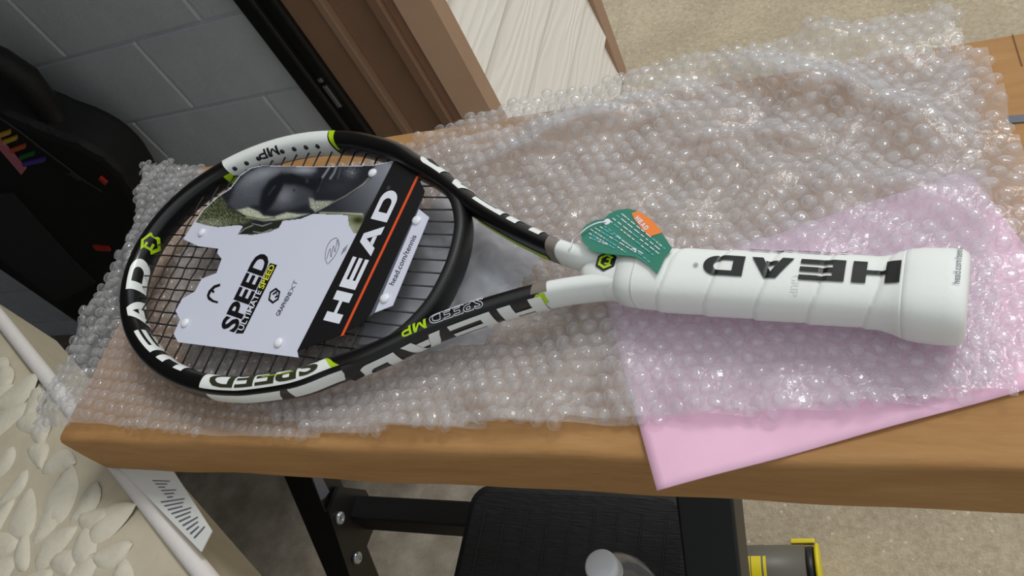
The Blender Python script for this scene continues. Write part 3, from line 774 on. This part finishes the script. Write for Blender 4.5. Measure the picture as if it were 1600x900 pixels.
# white yoke: two arm ends and the hub that joins them
fsweep('yoke_arm', 0.0, SW, M['white'], rk, 24); fsweep('yoke_arm', LT - SW, LT, M['white'], rk, 24)
def hsec(u, w, h, k=36, p=.75, dz=0., vz=0.):
    out = []
    for j in range(k):
        an = 2 * math.pi * j / k; c, s_ = math.cos(an), math.sin(an)
        out.append(RW(u, vz + w * math.copysign(abs(c) ** p, c), dz + h * math.copysign(abs(s_) ** p, s_)))
    return out
def loft(name, secs, m, parent=None, k=36, p=.75):
    V = []
    for s_ in secs: V += hsec(*s_, k=k, p=p)
    n = len(secs); return fixn(mk(name, V, grid_faces(n, k, wrap_k=True) + [tuple(range(k)), tuple((n - 1) * k + j for j in range(k))], m, parent or rk, smooth=True))
loft('yoke_hub', [(.463, .0040, .0080), (.467, .0070, .0105), (.472, .0110, .0119), (.478, .0140, .0126), (.483, .0152, .0130), (.490, .0158, .0134), (.497, .0165, .0140)], M['white'], k=32)
loft('collar', [(.4895, .0160, .0136), (.4905, .0176, .0152), (.496, .0182, .0158), (.503, .0186, .0160), (.5045, .0176, .0150)], M['collar'], k=40)
# wrapped grip: overlapping turns of tape
GK = 60
def gsz(u):
    t = min(1, max(0, (u - .502) / .02)); w = .0183 + .0010 * t; h = .0158 + .0008 * t
    f = max(0, (u - .640) / .024); f = min(1, f); f = f * f * (3 - 2 * f)
    return w + .0050 * f, h + .0045 * f
def gpt(u, an, off=0.):
    w, h = gsz(u)
    ph = ((u - .502 + .030 * an / (2 * math.pi)) / .0300) % 1.0
    st_ = (.00075 * (1 - ph) - .0006 * math.exp(-((ph) / .05) ** 2) - .0006 * math.exp(-((1 - ph) / .04) ** 2)) if u < .652 else .0006
    c, s_ = math.cos(an), math.sin(an); p = .72
    return RW(u, (w + st_ + off) * math.copysign(abs(c) ** p, c), (h + st_ + off) * math.copysign(abs(s_) ** p, s_))
us = np.linspace(.502, .655, 170)
fixn(mk('grip', [gpt(u, 2 * math.pi * j / GK) for u in us for j in range(GK)], grid_faces(len(us), GK, wrap_k=True) + [tuple(range(GK)), tuple((len(us) - 1) * GK + j for j in range(GK))], M['grip'], rk, smooth=True))
w_, h_ = gsz(.68)
loft('butt_cap', [(.6535, *[x + .0006 for x in gsz(.6535)]), (.658, *[x + .0006 for x in gsz(.658)]), (.664, w_ + .0006, h_ + .0006), (.676, w_ + .0008, h_ + .0008), (.682, w_ + .0004, h_ + .0004), (.6845, w_ - .0012, h_ - .0012), (.6855, w_ - .0035, h_ - .0035), (.6857, .004, .004)], M['grip'], k=60, p=.72)
# letters on the grip (upside down for the photographer)
def grip_at(u, v, off=.0009):
    w, h = gsz(u); c = max(-1, min(1, v / (w + .0004))); c = math.copysign(abs(c) ** (1 / .72), c)
    return gpt(u, math.acos(c), off)
ua, ub = .5465, .6535
_v0, _v1 = uv((1400, 413), .016)[1], uv((1400, 446), .0165)[1]
def gl_(x, y): return tuple(grip_at(ub - (ub - ua) * x, _v0 + (_v1 - _v0) * y))
logo_word(gl_, M['blk'], rk, 7, .035)
def gl2(x, y): return tuple(grip_at(.5435 - .003 * x, .0035 - .003 * y))
text_on('registered_mark', '®', gl2, M['blk'], rk)
def bl(x, y):                                  # web address round the butt end
    w, h = gsz(.68); v = -.0040 + .0250 * x; c = abs(v / (w + .0012)) ** (1 / .72); s_ = math.sqrt(max(0, 1 - c * c))
    return tuple(RW(.6815 - .0036 * y, v, (h + .0014) * s_ ** .72))
text_on('web_address', 'head.com/tennis', bl, M['inkgrey'], rk)
def em(x, y): return tuple(grip_at(.5985 + .0045 * y, -.001 - .012 * x, .00035))
text_on('embossed_mark', 'GRIP', em, M['collar'], rk)
# band of the second word on the far bevel of the handle
def gl3(x, y): return tuple(gpt(.625 - .055 * x, math.radians(42 - 14 * y), .0010))
logo_word(gl3, M['blk'], rk, 5, .03)
# patches and lettering on the frame
def fpatch(name, s0, s1, d0, d1, m, parent=None, off=.0003, n=None, skew0=0., skew1=0., k=10):
    n = n or max(3, int(abs(s1 - s0) / .004)); V = []
    for i in range(n + 1):
        for j in range(k + 1):
            t = j / k; s_ = (s0 + skew0 * t) + ((s1 + skew1 * t) - (s0 + skew0 * t)) * i / n; V.append(fr(s_, d0 + (d1 - d0) * t, off))
    return fixn(mk(name, V, grid_faces(n + 1, k + 1), m, parent or rk, smooth=True))
mp = fpatch('white_panel', .335, .458, 62, 205, M['white'], skew0=-.012, skew1=-.006)
fpatch('lime_edge', .327, .3345, 62, 170, M['lime'], skew0=-.008, skew1=-.012, off=.0004)
fpatch('lime_edge', .453, .462, 160, 215, M['lime'], off=.0006)
def mpf(x, y): return tuple(fr(.392 + .024 * x, 112 + 52 * y, .0006))
logo_letter('M', mpf, M['blk'], rk, 0, .52); logo_letter('P', mpf, M['blk'], rk, .60, 1)
for i in range(8):
    s_ = .345 + .0145 * i
    lathe('grommet', fr(s_, 158, -.001), NZ, [(0, .0024), (.002, .0026), (.0032, .0018), (.0036, .0006)], M['bumper'], rk, 10)
# hexagon emblem at the tip
def hexring(f, m, parent, r0, r1):
    V = []; 
    for r_ in (r0, r1):
        for i in range(6): an = math.radians(60 * i + 30); V.append(f(r_ * math.cos(an), r_ * math.sin(an)))
    mk('hexagon_emblem', V, [(i, (i + 1) % 6, 6 + (i + 1) % 6, 6 + i) for i in range(5)], m, parent)
    hook = [(-.1, -.2), (.35, -.2), (.35, .15), (.02, .15), (.02, .38), (.55, .38), (.55, -.42), (-.1, -.42)]
    mk('hexagon_emblem', [f(x, y) for x, y in hook], [(0, 1, 6, 7), (1, 2, 5, 6), (2, 3, 4, 5)], m, parent)
def tipf(x, y): return tuple(fr(LT / 2 - .003 + .0125 * x, 150 - 52 * y, .0006))
hexring(tipf, M['lime'], rk, .98, .66)
# HEAD round the lower tip, read from the lower side up to the emblem
def hf(x, y): return tuple(fr(.772 - .184 * x, 200 - 95 * y, .0005))
logo_word(hf, M['white'], rk, 12, .055)
# white panel with dark lettering on the lower hoop
wp = fpatch('white_panel', .800, .926, 62, 150, M['white'], skew1=-.010)
fpatch('lime_edge', .9245, .931, 62, 125, M['lime'], skew0=-.006, skew1=-.012, off=.0004)
M['olive'] = mat('dark_olive_print', (52, 54, 36), .4)
def spd(x, y): return tuple(fr(.914 - .106 * x, 138 - 64 * y, .0006))
text_curved('letters', 'SPEED', spd, M['olive'], rk, .03, .03, .15)
fpatch('lime_edge', .862, .892, 104, 108, M['lime'], off=.0008)
fpatch('white_stripe', .806, .872, -12, 34, M['white'], skew1=.006); fpatch('white_stripe', .884, .926, -12, 34, M['white'], skew1=.008)
# big HEAD down the outside of each arm
def arm_lo(x, y): return tuple(fr(1.088 - .150 * x, 42 - 26 * x - 98 * y, .0005))
logo_word(arm_lo, M['white'], rk, 12, .04)
def arm_up(x, y): return tuple(fr(.068 + .150 * x, -28 + 112 * y, .0005))
logo_word(arm_up, M['white'], rk, 12, .04)
fpatch('lime_edge', .060, .135, 176, 204, M['lime'], off=.0004)
# outlined model lettering on the top of the lower arm
def sp2(x, y): return tuple(fr(1.047 - .041 * x, 118 - 52 * y, .0006))
V, Fc = text2d('SPEED', .02); bmo = bmesh.new()
vs = [bmo.verts.new((x, y, 0)) for x, y in V]
for f in Fc:
    try: bmo.faces.new([vs[i] for i in f])
    except ValueError: pass
bmo.verts.index_update(); be = [(e_.verts[0].co.copy(), e_.verts[1].co.copy()) for e_ in bmo.edges if e_.is_boundary]; bmo.free()
V2 = []; F2 = []
for a, b in be:
    pa_, pb_ = np.array(sp2(a.x, a.y)), np.array(sp2(b.x, b.y)); d = pb_ - pa_; L = np.linalg.norm(d)
    if L < 1e-6: continue
    n_ = np.cross(d / L, NZ) * .00022; i0 = len(V2); V2 += [pa_ + n_, pb_ + n_, pb_ - n_, pa_ - n_]; F2.append((i0, i0 + 1, i0 + 2, i0 + 3))
mk('outlined_letters', V2, F2, M['wprint'], rk)
def mp2(x, y): return tuple(fr(1.003 - .020 * x, 112 - 50 * y, .0006))
logo_letter('M', mp2, M['lime'], rk, 0, .52); logo_letter('P', mp2, M['lime'], rk, .60, 1)
# grey chevrons and lime tip where the white yoke starts
fpatch('chevron', SW - .004, SW + .006, 60, 200, M['grey'], skew0=.0, skew1=-.004); fpatch('chevron', LT - SW - .006, LT - SW + .006, 60, 150, M['grey'], skew0=.004)
fpatch('lime_edge', LT - SW - .010, LT - SW + .004, 5, 55, M['lime'], skew0=.008, off=.0004)
def yk(x, y): return tuple(RW(.4815 + .0060 * x, .004 + .0060 * y, .01335))
mk('emblem_back', [yk(1.25 * math.cos(math.radians(60 * i + 30)), 1.25 * math.sin(math.radians(60 * i + 30))) for i in range(6)], [tuple(range(6))], M['blk'], rk)
def yk2(x, y): return tuple(RW(.4815 + .0060 * x, .004 + .0060 * y, .01365))
hexring(yk2, M['lime'], rk, .95, .62)
# strings
HT = np.array([(CL[i][0], CL[i][1]) for i in range(len(CL)) if CL[i][1] >= 0 and CL[i][0] < .33]); HT = HT[np.argsort(HT[:, 0])]
def half_w(u):                                 # inner half width of the hoop at u
    vs_ = [CL[i][1] for i in range(len(CL)) if abs(CL[i][0] - u) < .004 and CL[i][1] > 0]
    return max(vs_) if vs_ else 0
um = [.046 + .0138 * i for i in range(19)]; vm = [(i - 7.5) * .0112 for i in range(16)]
for i, v in enumerate(vm):
    t = math.asin(min(1, abs(v) / (B_))); u0 = cu_ - A_ * math.cos(t) + .002
    bu = np.interp(abs(v), [0, .026, .044, .060, .0745, .0905, .11], [.359, .356, .349, .338, .322, .300, .262])
    P = [RW(u0, v, 0)] + [RW(u, v, .0006 * (1 if (i + j) % 2 else -1)) for j, u in enumerate(um) if u0 + .004 < u < bu - .004] + [RW(bu, v, 0)]
    tube('main_string', P, .00075, M['string'], rk, 5)
for j, u in enumerate(um):
    hw = half_w(u)
    P = [RW(u, -hw, 0)] + [RW(u, v, .0006 * (-1 if (i + j) % 2 else 1)) for i, v in enumerate(vm) if abs(v) < hw - .003] + [RW(u, hw, 0)]
    tube('cross_string', P, .00075, M['string'], rk, 5)

# ------------------------------------------------------------------ display card clipped to the strings
HC = .0026
def cardp(p, dh=0.): u, v = uv(p, HC + dh); return RW(u, v, HC + dh)
cc = cardp((440, 400))
dc = thing('display_card', cc, 'white printed display card with a portrait clipped to the racket strings', 'card')
outline = [(305, 346), (287, 374), (310, 385), (342, 389), (340, 396), (347, 405), (339, 427), (316, 436), (305, 456), (286, 467), (275, 486), (282, 500), (272, 522), (279, 535), (467, 559), (465, 549), (616, 252), (580, 259), (492, 261), (410, 259), (392, 263), (375, 275), (360, 295), (340, 308), (318, 328)]
def cslab(name, pts, dh, th_, m, parent=None): return slab(name, [cardp(p, dh) for p in pts], th_, m, parent or dc, up=NZ)
cslab('card_panel', outline, 0, .0006, M['card'])
cslab('folded_flap', [(640, 296), (664, 299), (655, 327), (671, 340), (614, 478), (586, 489), (560, 507), (540, 515)], -.0006, .0006, M['cardback'])
st_ = cslab('address_strip', [(655, 327), (671, 340), (614, 478), (586, 489)], .0004, .0005, M['card'])
cslab('black_band', [(616, 252), (652, 274), (664, 299), (580, 487), (570, 503), (520, 529), (465, 549)], .0007, .0006, M['blk'])
cslab('orange_stripe', [(651, 275), (654, 277), (537, 524), (532, 526)], .0014, .0002, M['orange'])
def ctext(name, s, o, ex, ey, m, dh, bold=0.): f = affine(o, ex, ey); return text_on(name, s, lambda x, y: tuple(cardp(f(x, y), dh)), m, dc, bold)
ctext('letters', 'SPEED', (366, 520), (58, -119), (-23, -8), M['blk'], .0008, .035)
cslab('black_bar', [(368, 521), (380, 521), (433, 414), (422, 411)], .0007, .0001, M['blk'])
ctext('letters', 'ULTIMATE', (379, 517), (30, -62), (-8, -2.5), M['wprint'], .001, .01); ctext('letters', 'SPEED', (411, 452), (19, -37), (-8, -2.5), M['yellow'], .001, .02)
ctext('letters', 'GRAPHENE', (436, 494), (21, -37), (-6, -2), M['blk'], .0008, .01); ctext('letters', 'XT', (457.5, 456), (8, -17), (-6, -2), M['inkgrey'], .0008)
fl_ = affine((530, 506), (96, -205), (-25, -6)); logo_word(lambda x, y: tuple(cardp(fl_(x, y), .0016)), M['wprint'], dc, 3, .03)
ctext('registered_mark', '®', (608, 297), (3, -6), (-5, -1), M['inkgrey'], .0016)
ctext('web_address', 'head.com/tennis', (615, 446), (36, -77), (-8, -3), M['blk'], .0012)
def hexc(x, y): return tuple(cardp((428.5 + 8 * x + 2 * y, 462 - 5.5 * x + 9 * y), .0008))
V = [hexc(r_ * math.cos(math.radians(60 * i)), r_ * math.sin(math.radians(60 * i))) for r_ in (1.2, .85) for i in range(6)]
mk('hexagon_emblem', V, [(i, (i + 1) % 6, 6 + (i + 1) % 6, 6 + i) for i in range(6)], M['blk'], dc)
mk('hexagon_emblem', [hexc(x, y) for x, y in [(-.2, -.2), (.45, -.2), (.45, .2), (.05, .2), (.05, .5), (.6, .5), (.6, -.5), (-.2, -.5)]], [(0, 1, 6, 7), (1, 2, 5, 6), (2, 3, 4, 5)], M['blk'], dc)
arc = [(344, 443), (334, 446), (326, 454), (323, 462), (325, 468), (332, 472), (340, 474)]
arci = [(344, 447), (336, 450), (330, 456), (327, 462), (329, 465), (334, 469), (341, 471)]
mk('ski_tip_emblem', [cardp(p, .0008) for p in arc + arci], [(i, i + 1, 8 + i, 7 + i) for i in range(6)], M['blk'], dc)
mk('ski_tip_emblem', [cardp((333 + 2.2 * math.cos(a), 455.5 + 2.2 * math.sin(a)), .0008) for a in np.linspace(0, 6.28, 9)[:-1]], [tuple(range(8))], M['blk'], dc)
def stroke(pts, w, dh, m, parent, name):
    P = catmull(np.array(pts, float), 5); V = []
    for i in range(len(P)):
        t = P[min(i + 1, len(P) - 1)] - P[max(i - 1, 0)]; t /= np.linalg.norm(t) + 1e-9; n_ = np.array([-t[1], t[0]]) * w / 2
        V += [cardp(P[i] + n_, dh), cardp(P[i] - n_, dh)]
    return mk(name, V, grid_faces(len(P), 2), m, parent)
stroke([(512, 413), (508, 404), (510, 388), (517, 376), (526, 372), (530, 382), (524, 398), (513, 412)], .8, .0008, M['inkgrey'], dc, 'signature')
stroke([(510, 405), (516, 388), (517, 402), (521, 384), (523, 394), (526, 380), (527, 375), (529, 384)], .8, .0008, M['inkgrey'], dc, 'signature')
for i in range(4): stroke([(533 + i * 2.2, 398 - i * 2), (537 + i * 2, 388 - i * 2)], .7, .0008, M['inkgrey'], dc, 'print_line')
for p in ((316, 364), (290, 505), (436, 536), (583, 271), (652, 345), (602, 467)):
    lathe('button', cardp(p, .0006), NZ, [(0, .0042), (.0012, .0042), (.0022, .0034), (.0027, .0018), (.0028, .0004)], M['rivet'], dc, 18)
# portrait printed on the card
fpoly = [(305, 347), (318, 328), (340, 308), (352, 300), (360, 295), (375, 275), (392, 263), (410, 259), (492, 261), (580, 259), (616, 252), (571, 340), (570, 352), (564, 366), (552, 364), (545, 352), (543, 336), (490, 334), (470, 342), (442, 345), (436, 356), (420, 363), (395, 367), (371, 366), (380, 353), (370, 352), (340, 355), (322, 352)]
stp = 1.0
xs_ = np.arange(303, 618, stp); ys_ = np.arange(250, 369, stp); PX, PY = np.meshgrid(xs_, ys_, indexing='ij')
def G(x, y, sx, sy, ang=0.):
    c, s_ = math.cos(ang), math.sin(ang); dx, dy = PX - x, PY - y; a, b = dx * c + dy * s_, -dx * s_ + dy * c
    return np.exp(-(a / sx) ** 2 - (b / sy) ** 2)
def soft(poly, w): return 1 / (1 + np.exp(np.clip(sdist(poly, PX, PY) / w * 2.2, -30, 30)))
def pline(pts):
    d = np.full(PX.shape, 1e9); P = [(300 + x / 5, 240 + y / 5) for x, y in pts]; P = np.array(P)
    for a, b in zip(P[:-1], P[1:]):
        e_ = b - a; t = np.clip(((PX - a[0]) * e_[0] + (PY - a[1]) * e_[1]) / (e_ @ e_), 0, 1); d = np.minimum(d, np.hypot(PX - a[0] - t * e_[0], PY - a[1] - t * e_[1]))
    return d
def ink(pts, w): return soft([(300 + x / 5, 240 + y / 5) for x, y in pts], w)
def g5(x, y, sx, sy, a=0.): return G(300 + x / 5, 240 + y / 5, sx / 5, sy / 5, a)
def lay(mask, val):
    global tone
    tone = tone * (1 - mask) + mask * val
nz_ = rng.normal(0, 1, PX.shape)
tone = np.full(PX.shape, 30.); warm = np.zeros(PX.shape)
lay(ink([(980, 470), (1080, 400), (1250, 310), (1390, 190), (1440, 60), (1620, 60), (1340, 500)], 2), 44 + .85 * np.clip(PX - 510 + (300 - PY) * .55, 0, 140))
lay(ink([(300, 350), (340, 240), (420, 160), (520, 100), (640, 90), (980, 90), (975, 140), (930, 175), (820, 172), (700, 150), (610, 205), (545, 290), (520, 400), (430, 420), (330, 440), (280, 390)], 3.5), 74 + 66 * g5(560, 150, 170, 60, -.3) + 78 * g5(880, 125, 110, 34) + 20 * g5(430, 260, 120, 90) + 5 * nz_)
lay(ink([(690, 235), (800, 245), (880, 265), (940, 300), (950, 340), (920, 390), (800, 430), (700, 450), (600, 440), (650, 370)], 3.5), 62 + 58 * g5(720, 330, 90, 70, -.5) + 4 * nz_)
lay(ink([(560, 300), (600, 225), (680, 170), (780, 158), (850, 182), (900, 205), (1010, 190), (1020, 250), (960, 290), (880, 252), (800, 232), (720, 232), (690, 290), (640, 370), (600, 430), (560, 460), (535, 420), (545, 350)], 1.8), 15.)
tone += 62 * np.exp(-(pline([(600, 320), (625, 280), (650, 255)]) / 1.2) ** 2) * (.7 + .3 * nz_) + 45 * g5(900, 215, 12, 16)
tone -= 55 * g5(797, 287, 9, 7)
for pl_, w_s, am in (([(1070, 112), (1045, 150), (1020, 185)], 1.7, 120), ([(1130, 100), (1110, 150), (1080, 195)], 1.7, 110), ([(1020, 200), (1000, 250), (980, 300)], .9, 34), ([(1160, 110), (1140, 190)], 2.2, 30)):
    tone += am * np.exp(-(pline(pl_) / w_s) ** 2)
tone += g5(1240, 145, 60, 50) * (66 + 34 * nz_) + 16 * g5(1150, 260, 120, 60)
bd_ = ink([(915, 345), (950, 352), (960, 368), (1105, 368), (1060, 402), (960, 452), (920, 420)], 1.5); lay(bd_, 150 + 26 * nz_); warm += 16 * bd_
hr = ink([(-10, 560), (60, 430), (140, 360), (230, 330), (290, 430), (380, 470), (480, 520), (420, 550), (240, 580), (100, 570)], 3); lay(hr, 62 + 34 * nz_ + 60 * g5(150, 545, 150, 40)); warm += 22 * hr
sb = ink([(350, 440), (440, 418), (520, 450), (560, 485), (640, 492), (740, 458), (830, 470), (920, 470), (800, 505), (690, 518), (560, 528), (430, 500)], 1.5); lay(sb, 176 + 20 * nz_); warm += 20 * sb
tone -= 90 * np.exp(-(pline([(390, 480), (480, 500), (560, 515), (650, 500)]) / .9) ** 2)
jw = np.exp(-(pline([(1385, 185), (1335, 240), (1200, 330), (1080, 392), (960, 458)]) / .8) ** 2); tone += 95 * jw; warm += 14 * jw
rim = np.exp(-(pline([(1000, 462), (1180, 466), (1330, 474)]) / 1.6) ** 2); tone += 110 * rim; warm += 26 * rim
ear = ink([(350, 635), (400, 560), (450, 540), (520, 552), (600, 545), (700, 520), (715, 540), (660, 590), (550, 630), (440, 637)], .8); lay(ear, 32.); warm += 10 * ear
for pl_ in ([(368, 622), (415, 585), (475, 560)], [(480, 610), (550, 620), (620, 592)], [(470, 545), (550, 566), (625, 540)], [(355, 636), (540, 632), (690, 575)]):
    tone += 130 * np.exp(-(pline(pl_) / .8) ** 2) * ear
cl_ = ink([(1210, 480), (1345, 480), (1340, 560), (1275, 660), (1232, 600), (1215, 540)], .8); lay(cl_, 128 - 95 * g5(1300, 520, 50, 30) + 30 * g5(1240, 600, 30, 50)); warm += 24 * cl_
tone = np.clip(tone, 6, 235)
rgb = np.stack([tone + warm * .5 - 2, tone + warm * .6 + 1, tone - warm * .9 + 8], -1)
rgb = np.clip(rgb, 0, 255) / 255.; rgbl = np.where(rgb <= .04045, rgb / 12.92, ((rgb + .055) / 1.055) ** 2.4)
sdp = sdist(fpoly, PX, PY); idx = -np.ones(PX.shape, int); V = []; Fc = []; cols = []
for i in range(PX.shape[0] - 1):
    for j in range(PX.shape[1] - 1):
        if (sdp[i:i + 2, j:j + 2] < .3).all():
            f = []
            for a, b in ((i, j), (i + 1, j), (i + 1, j + 1), (i, j + 1)):
                if idx[a, b] < 0: idx[a, b] = len(V); V.append(cardp((PX[a, b], PY[a, b]), .00075)); cols.append((*rgbl[a, b], 1.))
                f.append(idx[a, b])
            Fc.append(f)
M['print'] = mat('portrait_print', (128, 128, 128), .38)
_at = M['print'].node_tree.nodes.new('ShaderNodeAttribute'); _at.attribute_name = 'ink'
M['print'].node_tree.links.new(_at.outputs['Color'], M['print'].node_tree.nodes['Principled BSDF'].inputs['Base Color'])
po = mk('portrait_print', V, Fc, M['print'], dc)
ca_ = po.data.color_attributes.new('ink', 'FLOAT_COLOR', 'POINT'); ca_.data.foreach_set('color', np.array(cols, np.float32).ravel())

# ------------------------------------------------------------------ hang tag on the throat
def tagp(p, dh=0.):                            # the tag lies slantwise on the grip, its far end a little lower
    u, v = uv(p, .0185); return RW(u, v, .0185 + dh - .10 * max(0, v - .01))
tpts = [(430, 340), (440, 305), (460, 280), (510, 250), (570, 240), (600, 205), (650, 180), (710, 170), (775, 183), (850, 230), (900, 280), (940, 340), (970, 385), (1000, 430), (985, 455), (960, 480), (930, 545), (905, 595), (860, 545), (800, 505), (760, 485), (700, 480), (600, 470), (530, 460), (480, 435), (440, 390)]
cpx = lambda q: (800 + q[0] / 4, 280 + q[1] / 4)
ht = thing('hang_tag', tagp((975, 380)), 'teal hang tag with orange corner tied to the racket throat', 'tag')
slab('tag_card', [tagp(cpx(q)) for q in tpts], .0008, M['teal'], ht, up=NZ)
slab('orange_corner', [tagp(cpx(q), .0009) for q in [(742, 202), (780, 186), (850, 230), (900, 280), (937, 330), (868, 356), (820, 320), (765, 250)]], .0001, M['tagor'], ht, up=NZ)
ft = affine(cpx((768, 228)), (72 / 4, 92 / 4), (13 / 4 * 1.3, -20 / 4)); 
ft2 = affine(cpx((762, 240)), (70 / 4, 80 / 4), (6, -5)); logo_word(lambda x, y: tuple(tagp(ft2(x, y), .0013)), M['wprint'], ht, 2, .06)
rr = random.Random(2)
lines = [((680, 205), (960, 440)), ((650, 215), (945, 460)), ((625, 235), (930, 478)), ((610, 255), (905, 495)), ((575, 285), (865, 525)), ((545, 290), (835, 480)), ((515, 300), (790, 470)), ((490, 310), (720, 465)), ((480, 335), (650, 440)), ((485, 365), (600, 415))]
for i, (a, b) in enumerate(lines):            # illegible small print
    a, b = np.array(a, float), np.array(b, float); t = 0.
    while t < .97:
        L = rr.uniform(.04, .12); 
        if t + L > 1: L = 1 - t
        p, q = a + (b - a) * t, a + (b - a) * (t + L); n_ = np.array([-(b - a)[1], (b - a)[0]]); n_ = n_ / np.linalg.norm(n_) * 3.0
        mk('print_line', [tagp(cpx(p + n_), .0010), tagp(cpx(q + n_), .0010), tagp(cpx(q - n_), .0010), tagp(cpx(p - n_), .0010)], [(0, 1, 2, 3)], M['tealedge'] if rr.random() < .3 else M['wprint'], ht)
        t += L + rr.uniform(.015, .04)
lathe('eyelet', tagp(cpx((590, 262)), .0008), NZ, [(0, .0024), (.0006, .0024), (.0008, .0016), (.0006, .0010)], M['rivet'], ht, 14)
lp = [tagp(cpx((590, 262)), .0016), tagp(cpx((540, 285)), .004), tagp(cpx((480, 315)), .004), tagp(cpx((430, 345)), .002)]
lp += [RW(*uv((897, 374), .010), .011), RW(*uv((893, 384), .013), .0135), RW(*uv((889, 392), .012), .0125), RW(*uv((884, 402), .004), .002)]
tube('tie_cord', catmull(np.array(lp), 5), .0005, M['rivet'], ht, 6)
